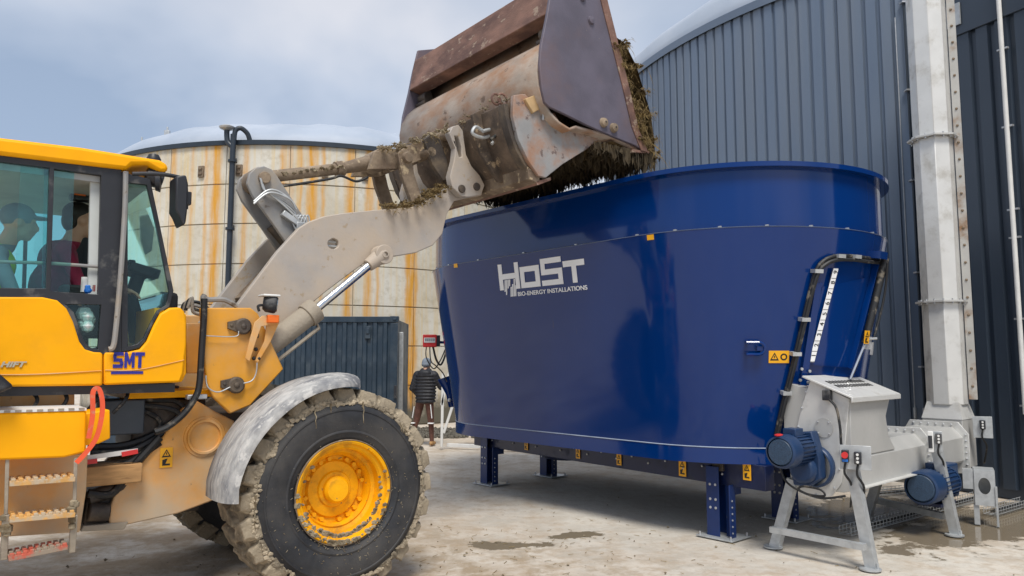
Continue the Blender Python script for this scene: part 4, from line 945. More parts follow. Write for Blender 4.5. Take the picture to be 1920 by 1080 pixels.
tray(TT.z(1585, 1006), TT.z(1835, 938), 'cable_tray', 'wire basket cable tray on the floor under the steel trough')
tray(TT.z(1856, 968), TT.z(1925, 948), 'cable_tray', 'short wire basket cable tray by the dark wall at the right edge')
tray(TT.z(1625, 932), TT.z(1700, 925), 'cable_tray', 'wire basket cable tray half hidden behind the steel trough')

# ------------------------------------------------------------------ wheel loader
LF = Frame((-1.9425, 6.4733, 0), atan2(.614, .789))
ldr = thing('wheel_loader', 'yellow articulated wheel loader with raised boom and rusty bucket over the blue tub', 'wheel loader', LF.o, LF.ang)
def T(pts, lat): return [tuple(LF.y(px, py, -lat).xz) for px, py in pts]
def P(px, py, lat): return LF.y(px, py, -lat)
def plate_(name, pts, lat, th, m, parent, bevel=.006, holes=(), label=None, lat0=None):
    q = MB(); q.prism(T(pts, lat), -lat, -(lat - th), 'y', holes=[T(h, lat) for h in holes]); return mk(name, q, m, parent, label, bevel, smooth=30)
def circ_px(cx, cy, r, n=20): return [(cx + r * cos(2 * pi * k / n), cy + r * sin(2 * pi * k / n)) for k in range(n)]

# --- wheels
WR = .745
LUMPS = bpy.data.textures.new('mud_lumps', 'CLOUDS'); LUMPS.noise_scale = .045; LUMPS.noise_depth = 3
def make_wheel(parent, s, lat, sgn, detailed=True):
    ax = (0, -sgn, 0); o = (s, -sgn * (lat - .02), WR)     # axis points outwards, t=0 near the outer sidewall
    q = MB(); q.lathe([(.335, -.06), (.355, -.02), (.40, .005), (.425, .014), (.43, .020), (.44, .020), (.445, .016), (.50, .029), (.56, .031), (.585, .028), (.59, .034), (.60, .033), (.605, .024), (.63, .012), (.665, -.02), (.685, -.07), (.69, -.26), (.685, -.44), (.665, -.49), (.56, -.545), (.36, -.50)], o, ax, 72)
    w = mk('wheel', q, M_tyre, parent, smooth=40)
    q = MB(); q.lathe([(.36, -.035), (.372, -.02), (.372, .008), (.362, .016), (.345, .008), (.338, -.02), (.318, -.028), (.305, -.045), (.30, -.11), (.275, -.125), (.262, -.118), (.25, -.15), (.245, -.20), (.215, -.205), (.20, -.185), (.135, -.175), (.125, -.16), (.10, -.155), (.098, -.125), (.08, -.10), (.0, -.095)], o, ax, 56)
    rim = mk('rim', q, M_rim, w, smooth=30)
    q = MB(); q.lathe([(.374, -.01), (.379, .012), (.372, .017)], o, ax, 56); mk('lock_ring', q, M_mudst, w)
    ax_ = Vector(ax); ov = Vector(o)
    ns = None
    for k in range(20):
        if k % 5 == 4: continue
        a = 2 * pi * k / 20 + .2; c = ov + Vector((.228 * cos(a), 0, .228 * sin(a)))
        if ns is None: ns = mk('wheel_nut', MB().cyl(ax_ * -.215, ax_ * -.165, .017, 6), M_rim, w, smooth=20); ob = ns
        else: ob = inst(ns, w)
        ob.location = c
    q = MB(); q.lathe([(.655, -.005), (.685, -.03), (.696, -.08), (.70, -.26), (.696, -.43), (.68, -.48)], o, ax, 90)
    for i, p in enumerate(q.v):
        d_ = Vector((p[0] - s, 0, p[2] - WR)).normalized(); q.v[i] = tuple(Vector(p) + d_ * random.uniform(-.014, .012))
    mk('tread_mud', q, M_lug, w, smooth=60)
    # tread lugs: one shared block, alternating sides
    NL = 24; lb = MB()
    def blk(z0, z1, pts0, pts1): 
        n_ = len(pts0); lb.loft([[Vector((x, y, z0)) for x, y in pts0], [Vector((x, y, z1)) for x, y in pts1]], True, True)
    # local frame: x along the tread, y across (0 = outer edge, negative inwards), z outwards from the hub
    q0 = [(-.085, .030), (.072, .030), (.095, -.02), (.11, -.15), (.13, -.27), (.04, -.28), (-.03, -.16), (-.08, -.05)]
    q1 = [(-.062, -.008), (.045, -.008), (.070, -.04), (.085, -.15), (.108, -.255), (.06, -.26), (-.005, -.16), (-.055, -.06)]
    blk(-.06, .060, q0, q1)
    for i, p in enumerate(lb.v): lb.v[i] = (p[0] + random.uniform(-.008, .008), p[1] + random.uniform(-.008, .008), p[2] + random.uniform(-.010, .006))
    lsrc = None
    for k in range(NL):
        for side in (0, 1):
            a = 2 * pi * (k + .5 * side) / NL
            if lsrc is None:
                lsrc = ob = mk('tread_lug', lb, M_lug, w, smooth=60, bevel=.011)
                if s == 0:
                  sb_ = lsrc.modifiers.new('u', 'SUBSURF'); sb_.subdivision_type = 'SIMPLE'; sb_.levels = sb_.render_levels = 2
                  dp_ = lsrc.modifiers.new('d', 'DISPLACE'); dp_.texture = LUMPS; dp_.texture_coords = 'GLOBAL'; dp_.strength = .03; dp_.mid_level = .55
            else: ob = inst(lsrc, w)
            rad = Vector((cos(a), 0, sin(a))); tg = Vector((-sin(a), 0, cos(a))); yo = ax_ if side == 0 else -ax_
            if side == 1: tg = tg
            M_ = Matrix((tg, yo, rad)).transposed().to_4x4(); M_.translation = ov + rad * .688 + ax_ * (-.012 if side == 0 else -.495)
            ob.matrix_local = M_ @ Matrix.Rotation(random.uniform(-.06, .06), 4, 'Z') @ Matrix.Scale(random.uniform(.9, 1.06), 4)
    return w
w1 = make_wheel(ldr, 0, 1.2, 1); w2 = make_wheel(ldr, 0, 1.2, -1)
w3 = make_wheel(ldr, -2.95, 1.2, 1); w4 = make_wheel(ldr, -2.95, 1.2, -1)
# mud caked over the shoulder of the near wheel: dribbles down the sidewall
q = MB()
for k in range(20):
    a = random.uniform(-.1, pi + .2); r0 = .655; ln_ = random.uniform(.05, .2) if random.random() < .5 else random.uniform(.03, .08); pts = []
    for i in range(6):
        t_ = i / 5; x = r0 * cos(a) + random.uniform(-.006, .006); z = r0 * sin(a) - ln_ * t_
        rr = hypot(x, z); off = .018 if rr > .62 else .032
        pts.append((x, -(1.18 + off), WR + z))
    q.tube(pts, [.006 * (1 - .13 * i) for i in range(6)], 5)
mk('mud_dribble', q, M_mudcl, w1, kind='stuff')
q = MB()
for k in range(60):
    a = random.uniform(0, 2 * pi); r = .45 + .2 * random.random() ** .6; p = Vector((r * cos(a), -(1.18 + .028), WR + r * sin(a))); q.ball(p, (random.uniform(.0012, .004), .003, random.uniform(.0012, .004)), 5)
for k in range(170):
    a = random.gauss(-1.2, 1.0); r = .385 + .22 * random.random() ** 2; t_ = random.uniform(0, pi); l = random.uniform(.003, .009); off = .010 + .022 * min(1, max(0, (r - .38) / .12)) if r < .6 else .022
    c = Vector((r * cos(a), -(1.18 + off), WR + r * sin(a))); d = Vector((cos(t_), 0, sin(t_))) * l
    q.bar(c - d, c + d, .003, .002, (0, 1, 0))
mk('mud_specks', q, M_mudcl, w1, kind='stuff')
q = MB()
for k in range(260):
    a = random.gauss(-pi / 2, .75); r = random.uniform(.30, .365); rr = random.uniform(.004, .018); q.ball((r * cos(a), -(1.18 + (.012 if r > .34 else -.03)), WR + r * sin(a)), (rr * 1.6, .008, rr), 6)
mk('rim_mud', q, M_mudcl, w1, kind='stuff', smooth=0)
q = MB()
for k in range(300):
    a = random.uniform(0, 2 * pi); r = .672 - abs(random.gauss(0, .012)) - .03 * max(0, sin(9 * a) * sin(4 * a + 1)); rr = random.uniform(.006, .017); b0 = len(q.v); c = Vector((r * cos(a), -(1.18 + .002 + .02 * min(1, (.68 - r) / .05)), WR + r * sin(a))); q.ball(c, (rr * 1.6, .006, rr), 6)
    for i in range(b0, len(q.v)): q.v[i] = tuple(Vector(q.v[i]) + Vector((random.uniform(-1, 1), random.uniform(-.4, .4), random.uniform(-1, 1))) * rr * .4)
mk('shoulder_mud', q, M_lug, w1, kind='stuff', smooth=0)
# axle
q = MB(); q.cyl((0, -.9, WR), (0, .9, WR), .14, 16); q.ball((0, 0, WR), (.26, .30, .26), 16); mk('front_axle', q, M_dark, ldr)
q = MB(); q.cyl((-2.95, -.9, WR), (-2.95, .9, WR), .14, 16); q.ball((-2.95, 0, WR), (.26, .30, .26), 16); mk('rear_axle', q, M_dark, ldr)
# --- front fenders
def fender(sg):
    rings = []; lat0, lat1 = .80, 1.27
    path = []
    for i in range(17):
        a = radians(84 + i * (172 - 84) / 16); r = .83 + .05 * max(0, (a - 2.3) / .9); path.append((r * cos(a), WR + r * sin(a) * (1.0 if i else 1)))
    path = [(path[0][0] + .05, path[0][1] - .015)] + path + [(path[-1][0] + .0, path[-1][1] - .10)]
    for i, (x, z) in enumerate(path):
        rise = .035 * sin(pi * min(1, i / 17)); v = Vector((x, 0, z - WR)).normalized(); wdt = 1 if i > 2 else .75 + .09 * i
        sec = []
        for l, b_ in ((lat0, -.03), (lat0 + .03, .012), ((lat0 + lat1) / 2, .028), (lat1 - .10, .018), (lat1 - .03, -.012), (lat1, -.055)):
            l = lat0 + (l - lat0) * wdt; sec.append(Vector((x, -sg * l, z)) + v * (b_ + rise * .3))
        sec += [p - v * .018 for p in reversed(sec)]
        rings.append(sec)
    q = MB(); q.loft(rings, True, True); return mk('front_fender', q, M_fend, ldr, 'scuffed grey mud fender over the front wheel' if sg > 0 else None, smooth=50)
fender(1); fender(-1)
# --- front frame tower and lower frame, both sides
tower = [(376, 577), (470, 577), (484, 588), (500, 622), (532, 692), (470, 760), (432, 776), (400, 745), (388, 720), (384, 690), (380, 640)]
lowfr = [(406, 772), (442, 790), (432, 860), (400, 940), (335, 964), (232, 987), (206, 986), (206, 955), (218, 925), (300, 830), (345, 766), (372, 752)]
for sg in (1, -1):
    q = MB(); pt = T(tower, .62); q.prism(pt, -sg * .62, -sg * .57); tw = mk('frame_tower', q, M_ora if sg < 0 else pm('tower_orange', (.74, .33, .02), .42, var=.06, dirt=(.58, .34, .14), da=.36, ds=3, dsoft=.4, dirt2=(.25, .14, .05), da2=.06, ds2=14), ldr, bevel=.01)
    q = MB(); pt = T(lowfr, .52); q.prism(pt, -sg * .50, -sg * .44); mk('front_frame', q, M_ora, ldr, bevel=.01)
q = MB(); pt = T([(350, 606), (376, 606), (384, 690), (376, 700), (350, 700)], .46); q.prism(pt, -.46, .46); mk('frame_web', q, M_ora, ldr, bevel=.006)
q = MB(); (x0, z0), (x1, z1) = T([(52, 0), (0, 0)], .5)[:2]; a = P(300, 745, .5); b = P(405, 735, .5); q.box(((a.x + b.x) / 2 - .1, -.1, a.z + .02), (b.x - a.x + .25, .82, .05)); mk('frame_shelf', q, M_yel, ldr, bevel=.006)
q = MB(); q.box((-.25, 0, 1.05), (.9, .88, .5)); mk('frame_core', q, M_dark, ldr)
def pivot_cap(cx, cy):
    c = P(cx, cy, .63); c2 = P(cx - 22, cy - 2, .63); q = MB(); q.lathe([(0, .03), (.05, .03), (.062, .02), (.062, 0)], c, (0, -1, 0), 20); q.bar(c2 + Vector((0, -.012, 0)), c + Vector((0, -.012, 0)), .025, .075, (0, -1, 0)) if False else None
    M_ = None; d = c - c2; q.prism([(c2.x - .025, c2.z - .025), (c.x, c.z - .058), (c.x, c.z + .058), (c2.x - .025, c2.z + .025)], -.648, -.621); q.ball((c2.x, -.65, c2.z), (.013, .008, .013), 8); q.ball((c.x, -.66, c.z), (.022, .012, .022), 10)
    mk('pivot_cap', q, M_dark, ldr, bevel=.004)
pivot_cap(455, 612); pivot_cap(442, 722)
def line(name, pts, lat, r, m, parent=None, n=8, dl=None):
    q = MB(); v = [P(*p[:2], p[2] if len(p) > 2 else lat) for p in pts]; q.tube(spline(v, 6), r, n); return mk(name, q, m, parent or ldr)
line('grease_line', [(376, 629), (440, 631), (448, 620), (456, 614)], .655, .004, M_galv)
line('grease_line', [(386, 704), (390, 726), (410, 735), (440, 722), (470, 715), (480, 700), (482, 680)], .655, .005, M_galv)
line('main_hose', [(383, 560), (382, 600), (378, 660), (374, 720), (366, 745), (345, 775), (315, 800), (290, 810)], .66, .024, M_rub)
line('main_hose', [(382, 590), (381, 556), (390, 562), (420, 562), (445, 575)], .56, .02, M_lev)
for i in range(4):
    line('hose', [(340 + 4 * i, 590 - 4 * i), (345 + 5 * i, 570 - 4 * i), (362, 566 + 6 * i), (380, 570 + 7 * i), (396, 585 + 4 * i)], .30 + .05 * i, .013, M_lev if i % 2 else M_rub)
q = MB(); c = P(368, 744, .60); q.box(c, (.14, .06, .035)); mk('hose_clamp', q, M_bolt, ldr, bevel=.006)
# work lamp, indicator and their bracket
q = MB(); q.prism(T([(492, 592), (525, 591), (524, 606), (490, 612), (480, 640), (468, 678), (460, 672), (470, 632), (478, 604)], .70), -.70, -.685); q.prism(T([(500, 608), (524, 604), (508, 640), (484, 680), (478, 676), (496, 640)], .66), -.66, -.645); lb_ = mk('lamp_bracket', q, M_ora, ldr, bevel=.003)
q = MB(); q.box(P(511, 598, .71), (.085, .05, .06)); mk('indicator_lamp', q, M_org, ldr, bevel=.006)
q = MB(); c = P(507, 570, .70); q.lathe([(0, -.055), (.045, -.055), (.065, -.03), (.07, .03), (.062, .045), (0, .047)], c, (.95, -.3, -.1), 20); wl = mk('work_lamp', q, M_blk, ldr, bevel=.004)
q = MB(); q.lathe([(.055, .046), (.055, .052), (0, .054)], c, (.95, -.3, -.1), 20); mk('lamp_lens', q, M_mirror, wl)
q = MB(); q.box((c.x - .01, c.y, c.z + .062), (.13, .13, .016)); mk('lamp_hood', q, M_wht, wl, bevel=.006)
q = MB(); q.tube(spline([P(486, 584, .7), P(484, 574, .7), P(492, 572, .7)]), .01, 6); mk('lamp_stalk', q, M_rub, wl)
q = MB(); q.lathe([(0, 0), (.035, 0), (.04, -.04), (0, -.06)], P(485, 625, .66), (.9, -.4, 0), 14)
for px, py in ((473, 652), (480, 655), (464, 668), (476, 672), (485, 672)): q.ball(P(px, py, .65), .016, 8)
mk('lamp_connector', q, M_rub, ldr)
q = MB(); q.prism([(.0, -.03), (.10, -.03), (.10, .05), (.0, .05)], -.536, -.52) if False else None
c = P(312, 858, .51); Mx = Matrix(((1, 0, 0), (0, 0, -1), (0, 1, 0))).to_4x4(); Mx = Matrix((Vector((1, 0, 0)), Vector((0, 0, 1)), Vector((0, -1, 0)))).transposed().to_4x4(); Mx.translation = (c.x, -.506, c.z)
sticker(None, .085, .14, M_yst, ldr, True, Mx, 'warning_sticker')
q = MB(); c = P(388, 820, .56); q.lathe([(0, .052), (.105, .052), (.11, .036), (.125, .036), (.13, .05), (.145, .05), (.15, .06)], c, (0, 1, 0), 32); mk('axle_hub_cover', q, M_ora, ldr)
# --- boom
armp = [(425, 598), (440, 578), (480, 525), (520, 472), (560, 428), (580, 415), (605, 406), (640, 400), (700, 394), (770, 389), (795, 380), (820, 366), (845, 345), (868, 330), (890, 334), (906, 350), (904, 366), (880, 370), (852, 377), (838, 402), (830, 438), (812, 460), (780, 474), (745, 480), (700, 486), (680, 496), (655, 514), (610, 548), (560, 590), (520, 622), (480, 655), (440, 640)]
hole = circ_px(625, 457, 10)
boom = None
for sg in (1, -1):
    q = MB(); q.prism(T(armp, .40), -sg * .40, -sg * .33, 'y', holes=[T(hole, .40)])
    b_ = mk('boom_arm', q, M_boom, ldr, bevel=.008, smooth=30)
    if sg > 0: boom = b_
q = MB(); a, b = P(600, 470, .5), P(560, 520, .5); q.cyl((a.x, -.34, a.z - .05), (a.x, .34, a.z - .05), .12, 24); mk('boom_cross_tube', q, M_mudst, ldr)
q = MB(); c = P(560, 500, .2); q.box((c.x - .15, 0, c.z - .12), (.5, .64, .16), Matrix.Rotation(radians(-50), 3, 'Y')); mk('boom_cross_plate', q, M_mudst, ldr, bevel=.01)
# lift cylinders
for sg in (1, -1):
    lt = .475
    A0, A1, A2 = P(478, 668, lt), P(592, 580, lt), P(716, 478, lt); f = lambda v: Vector((v.x, v.y * sg, v.z))
    q = MB(); q.cyl(f(A0), f(A1), .088, 24); d = (A1 - A0).normalized(); q.tube([f(A1 - d * .10), f(A1)], .102, 24); lc = mk('lift_cylinder', q, M_cyl, ldr, bevel=.006)
    q = MB(); q.cyl(f(A1), f(A2 - d * .06), .036, 20); mk('lift_rod', q, M_chrome, lc)
    q = MB(); q.lathe([(.0, -.06), (.085, -.06), (.085, .06), (0, .06)], f(A2), (0, 1, 0), 24); q.tube([f(A2 - d * .17), f(A2)], [.055, .075], 16); q.lathe([(.02, -.075), (.035, -.075), (.035, .0)], f(A2), (0, sg, 0), 14); mk('rod_eye', q, M_boom, lc, bevel=.006)
    q = MB(); off = Vector((.05, -.03 * sg, -.13)); q.tube([f(A0) + off, f(A1 - d * .04) + off, f(A1 - d * .04)], .016, 8); mk('cylinder_pipe', q, M_cyl, lc)
# bell crank lever
lev = [(462, 345), (466, 326), (478, 315), (494, 312), (508, 318), (518, 330), (566, 404), (600, 455), (584, 478), (560, 490), (543, 468), (510, 420), (472, 368)]
for y0, y1 in ((-.20, -.16), (.06, .10)):
    q = MB(); q.prism(T(lev, .18), y0, y1); bc = mk('bell_crank', q, M_lev, ldr, bevel=.008, smooth=30)
c = P(487, 338, .1); q = MB(); q.cyl((c.x, -.155, c.z), (c.x, .055, c.z), .105, 28); q.cyl((c.x, -.235, c.z), (c.x, .12, c.z), .05, 20); mk('crank_boss', q, M_mudst, ldr, bevel=.006)
q = MB(); a, b = P(520, 420, .05), P(575, 485, .05); q.bar((a.x - .02, -.05, a.z), (b.x - .02, -.05, b.z), .2, .10); mk('crank_web', q, M_dark, ldr)
q = MB(); q.box(P(545, 410, .225), (.17, .05, .05), Matrix.Rotation(radians(30), 3, 'Y')); q.box(P(565, 425, .225), (.10, .06, .07)); mk('valve_block', q, M_galv, ldr, bevel=.006)
for i in range(5):
    line('pipe', [(487 + i, 332 + 2 * i), (494, 350 + 2 * i), (500 + 2 * i, 362), (530, 375 + 4 * i), (553, 395 + 5 * i), (548 + 6 * i, 415), (560 + 3 * i, 440 - 3 * i)] if i < 3 else [(476, 378 + 4 * (i - 3)), (500, 358 + 5 * (i - 3)), (520, 358 + 5 * (i - 3)), (545, 375), (556, 392)], .225 + .01 * i, .009, M_galv)
for i in range(5):
    line('pipe', [(545 + 6 * i, 412 + 2 * i), (552 + 6 * i, 404), (560 + 5 * i, 412), (562 + 4 * i, 440), (558 + 3 * i, 458)], .24, .008, M_galv)
line('pipe', [(612, 452), (638, 455)], .36, .010, M_galv); line('pipe', [(612, 461), (638, 463)], .36, .010, M_galv)
# tilt cylinder from lever to bucket carrier
a, b, c = P(492, 333, .05), P(640, 316, .05), P(706, 303, .05)
q = MB(); q.cyl(a, b, .052, 20); q.tube([b - (b - a).normalized() * .06, b + (b - a).normalized() * .02], .07, 20); tcy = mk('tilt_cylinder', q, M_mudst, ldr, bevel=.005)
q = MB(); q.tube([b, c], [.05, .08], 14); q.lathe([(0, -.12), (.10, -.12), (.10, .12), (0, .12)], c, (0, 1, 0), 22); q.lathe([(.03, -.16), (.055, -.16), (.055, 0)], c, (0, 1, 0), 18); mk('tilt_rod_eye', q, M_mudst, tcy, bevel=.006)
line('hose', [(505, 352), (560, 345), (620, 335), (640, 330), (668, 340), (690, 332)], .12, .012, M_rub, tcy)
# links from tilt eye to carrier
for y in (-.22, .12):
    q = MB(); q.prism(T([(690, 318), (700, 285), (745, 280), (800, 262), (850, 240), (862, 252), (835, 275), (790, 300), (745, 318)], .2), y, y + .05); mk('tilt_link', q, M_mudst, ldr, bevel=.006)
q = MB(); q.prism(T([(744, 288), (756, 278), (766, 284), (776, 330), (790, 374), (770, 380), (752, 330)], .3), -.32, -.27); q.prism(T([(744, 288), (756, 278), (766, 284), (776, 330), (790, 374), (770, 380), (752, 330)], .3), .20, .25); mk('guide_link', q, M_mudst, ldr, bevel=.006)
q = MB(); q.prism(T([(792, 262), (806, 252), (822, 262), (835, 300), (842, 336), (828, 340), (808, 310)], .33), -.36, -.31); mk('guide_link', q, M_dark, ldr, bevel=.006)
for px, py in ((765, 295), (808, 285), (845, 250)):
    q = MB(); c = P(px, py, .34); q.lathe([(0, -.02), (.045, -.02), (.055, .0), (.055, .5)], c, (0, 1, 0), 16); mk('link_pin', q, M_mudst, ldr)
# coupler horn at the boom tip (bone shaped, near and far)
horn = [(840, 250), (846, 238), (858, 235), (866, 246), (868, 262), (872, 290), (882, 312), (898, 330), (907, 348), (900, 366), (880, 370), (862, 368), (846, 352), (842, 330), (850, 300), (852, 278)]
slot = [(850, 256), (857, 256), (863, 275), (864, 295), (859, 296), (855, 280)]
for sg in (1, -1):
    q = MB(); q.prism(T(horn, .47), -sg * .49, -sg * .405, 'y', holes=[T(slot, .47)]); hn = mk('coupler_horn', q, M_boom, ldr, bevel=.008, smooth=30)
    for px, py in ((866, 354), (894, 350)):
        c = P(px, py, .495); q = MB(); q.lathe([(0, .015), (.035, .012), (.04, 0), (.04, -.1)], Vector((c.x, c.y * sg, c.z)), (0, -sg, 0), 18); mk('coupler_pin', q, M_dark, hn)
# --- bucket carrier (high-tip frame): curved back, cheeks, tubes
cl = 1.15
cheek = [(964, 178), (985, 176), (1012, 206), (1024, 226), (1040, 240), (1062, 246), (1095, 240), (1134, 250), (1100, 280), (1055, 308), (1024, 333), (1010, 330), (990, 300), (972, 260), (962, 215)]
prc = T(cheek, cl)
arc = T([(952, 192), (955, 215), (962, 245), (974, 280), (990, 308), (1012, 334)], cl)
bk = None
q = MB(); ins = [(x + .04, z + .01) for x, z in arc]; q.prism(arc + ins[::-1], -cl + .06, cl - .06); car = mk('bucket_carrier', q, M_carr, ldr, bevel=.004, smooth=50)
for sg in (1, -1):
    q = MB(); q.prism(prc, -sg * cl, -sg * (cl - .05)); mk('carrier_cheek', q, M_cheek, car, bevel=.006, smooth=30)
    q = MB(); rim_ = [(x - .012, z) for x, z in arc]; q.prism(rim_ + [(x + .045, z) for x, z in rim_[::-1]], -sg * (cl - .04), -sg * (cl - .13)); mk('cheek_edge', q, M_dark, car, bevel=.004, smooth=50)
c = P(958, 200, cl); q = MB(); q.cyl((c.x + .06, -cl + .1, c.z), (c.x + .06, cl - .1, c.z), .075, 24); mk('torque_tube', q, M_carr, car, smooth=40)
(x0, z0), (x1, z1) = arc[-1], arc[-2]
q = MB(); q.prism([(x0 - .12, z0 + .10), (x0 + .03, z0 + .02), (x0 + .02, z0 - .05), (x0 - .10, z0 - .02)], -cl + .03, cl - .03); mk('bottom_beam', q, M_mudst, car, bevel=.008)
q = MB(); q.prism([(x0 - .02, z0 - .03), (x0 + .16, z0 + .04), (x0 + .16, z0 + .01), (x0 - .0, z0 - .06)], -cl + .03, cl - .03); mk('bottom_plate', q, M_brust, car)
for lat in (-.75, -.1, .72):
    q = MB(); (xa, za), (xb, zb) = arc[0], arc[-1]; q.prism([(xa - .10, za - .02), (xa + .02, za + .06), (xb, zb + .04), (xb - .16, zb + .02), (xa + .0, za - .38)], -lat - .02, -lat + .02); mk('carrier_rib', q, M_carr, car, bevel=.005)
for i, pts in enumerate(([(905, 245), (892, 238), (886, 250), (905, 258), (925, 252), (935, 246)], [(905, 246), (925, 243), (930, 258), (922, 270)], [(930, 250), (945, 235), (955, 220)], [(920, 262), (935, 250), (950, 240)])):
    line('hose', pts, .80 + .03 * i, .016, M_galv if i < 2 else M_rub, car)
q = MB(); q.box(P(935, 240, .82), (.14, .12, .10), Matrix.Rotation(.6, 3, 'Y')); q.box(P(948, 225, .86), (.10, .10, .06)); mk('hydraulic_fitting', q, M_mudst, car, bevel=.01)
for px in (930, 942):
    q = MB(); c = P(px, 186, .95); pts = [c + Vector((.05 * cos(a), 0, .05 * sin(a))) for a in [2 * pi * k / 12 for k in range(12)]]; q.tube(pts, .012, 6, closed=True); mk('lifting_ring', q, M_brust, car)
q = MB(); q.prism(T([(985, 185), (1003, 178), (1012, 205), (1000, 212)], 1.18), -1.18, -.95); mk('stop_block', q, pm('pale_stop_block', (.48, .33, .17), .8, dirt=(.3, .2, .1)), car, bevel=.006)
line('hose', [(1018, 225), (1020, 205), (1030, 200), (1060, 212), (1095, 226)], 1.17, .012, M_galv, car)
q = MB(); a = P(1028, 238, 1.2); q.tube([P(1022, 238, 1.13), P(1037, 214, 1.13), P(1052, 240, 1.13)], .02, 6); mk('tip_cylinder_fork', q, M_brust, car)
# --- bucket
BW = 1.28
plate_px = [(1044, -70), (1034, -20), (1026, 30), (1015, 85), (1012, 120), (1016, 165), (1022, 192), (1030, 200), (1060, 214), (1100, 234), (1150, 256), (1190, 272), (1214, 286), (1196, 240), (1180, 170), (1160, 90), (1140, 10), (1128, -40), (1118, -70)]
bp_ = T(plate_px, BW)
sh_px = [(1052, -85), (1034, -20), (1027, 25)]
# shell profile (outside) from the top beam round the back to the lip
lipx, lipz = bp_[12]
btm = bp_[7]; ctr_z0 = 4.30
prof = [(bp_[1][0] + .30, bp_[1][1] - .10), (bp_[2][0] + .30, bp_[2][1] - .30), (bp_[2][0] + .36, ctr_z0 + .44)]
ctr = (2.23, 4.30); 
for i in range(11):
    a = radians(92 + i * 17.0); prof.append((ctr[0] + .44 * cos(a), ctr[1] + .44 * sin(a)))
prof += [(btm[0] + .35, btm[1] - .10), (btm[0] + .9, btm[1] - .10), (lipx, lipz)]
q = MB(); out_ = [[Vector((x, y, z)) for x, z in prof] for y in (-BW + .03, -BW * .5, 0, BW * .5, BW - .03)]
q.loft(out_, False); bkt = mk('bucket', q, M_drum, ldr, 'worn grey and rust rounded back of the bucket', smooth=50, solid=.03)
for sg in (1, -1):
    q = MB(); q.prism(bp_, -sg * BW, -sg * (BW - .035)); mk('bucket_side', q, M_bside, bkt, bevel=.006, smooth=30)
    fr_ = [bp_[i] for i in (12, 13, 14, 15, 16, 17, 18)]
    q = MB(); inn = [(x - .10, z + .0) for x, z in fr_]; q.prism(fr_ + inn[::-1], -sg * (BW + .012), -sg * BW) ; mk('side_edge', q, M_brust, bkt, bevel=.003)
# top beam
b1, b2 = T([(1027, 24), (1036, -45)], BW)
q = MB(); q.prism([b1, (b1[0] + .16, b1[1] - .03), (b2[0] + .22, b2[1] - .02), b2], -BW + .036, BW - .036); mk('top_beam', q, M_brust, bkt, bevel=.008)
q = MB(); q.box((b2[0] + .35, 0, b2[1] - .02), (.6, 2 * BW - .08, .03), Matrix.Rotation(radians(-12), 3, 'Y')); mk('top_plate', q, M_brust, bkt)
for lat in (-1.12, 1.12):
    q = MB(); c = Vector((b1[0] + .16, -lat, b1[1] - .16)); q.cyl(c + Vector((-.02, -.08, .06)), c + Vector((-.02, .08, .06)), .06, 14); q.box(c + Vector((.02, 0, -.06)), (.1, .05, .25)); q.box(c + Vector((.02, .07, -.02)), (.1, .03, .25)); q.cyl(c + Vector((-.06, -.10, -.02)), c + Vector((-.06, .1, -.02)), .03, 12); mk('tip_hinge', q, M_dark, bkt, bevel=.005)
q = MB(); q.prism([(lipx - .22, lipz - .035), (lipx + .03, lipz - .005), (lipx + .03, lipz + .02), (lipx - .22, lipz - .005)], -BW, BW); mk('cutting_lip', q, M_brust, bkt, bevel=.004)
for px, py in ((1108, 38), (1092, -5)):
    q = MB(); q.lathe([(0, .025), (.035, .02), (.042, 0)], P(px, py, BW + .002), (0, -1, 0), 16); mk('side_bolt', q, M_bside, bkt)
for px, py in ((1131, 230), (1150, 240)):
    q = MB(); q.lathe([(.01, .04), (.04, .03), (.05, 0)], P(px, py, BW + .002), (0, -1, 0), 16); mk('side_bolt', q, M_mudst, bkt)

# --- cab
CL = .80
cab = M_yel
def yel(name, pts, lat, th=.05, m=M_yel, parent=ldr, bevel=.012): return plate_(name, pts, lat, th, m, parent, bevel)
def side_poly(pxs): return T(pxs, CL)
# yellow lower side (body with curved cut-out for the low window)
body_px = [(-130, 555), (80, 556), (108, 562), (126, 578), (138, 602), (150, 640), (160, 654), (176, 659), (193, 660), (193, 723), (-130, 727)]
door_px = [(195, 660), (240, 660), (262, 655), (275, 640), (288, 610), (300, 588), (318, 577), (338, 576), (346, 584), (350, 604), (350, 645), (344, 700), (338, 717), (195, 722)]
for sg in (1, -1):
    q = MB(); q.prism(T(body_px, CL), -sg * CL, -sg * (CL - .06)); cb = mk('cab_panel', q, M_yel, ldr, bevel=.014, smooth=40)
    q = MB(); q.prism(T(door_px, CL), -sg * (CL + .002), -sg * (CL - .06)); dr = mk('door_panel', q, M_yel, ldr, bevel=.014, smooth=40)
    if sg > 0: CABP, DOORP = cb, dr
line('panel_groove', [(197, 694), (260, 693), (345, 675)], CL + .005, .0035, M_ora, DOORP, 5)
line('panel_groove', [(-60, 702), (60, 702), (190, 695)], CL + .005, .0035, M_ora, CABP, 5)
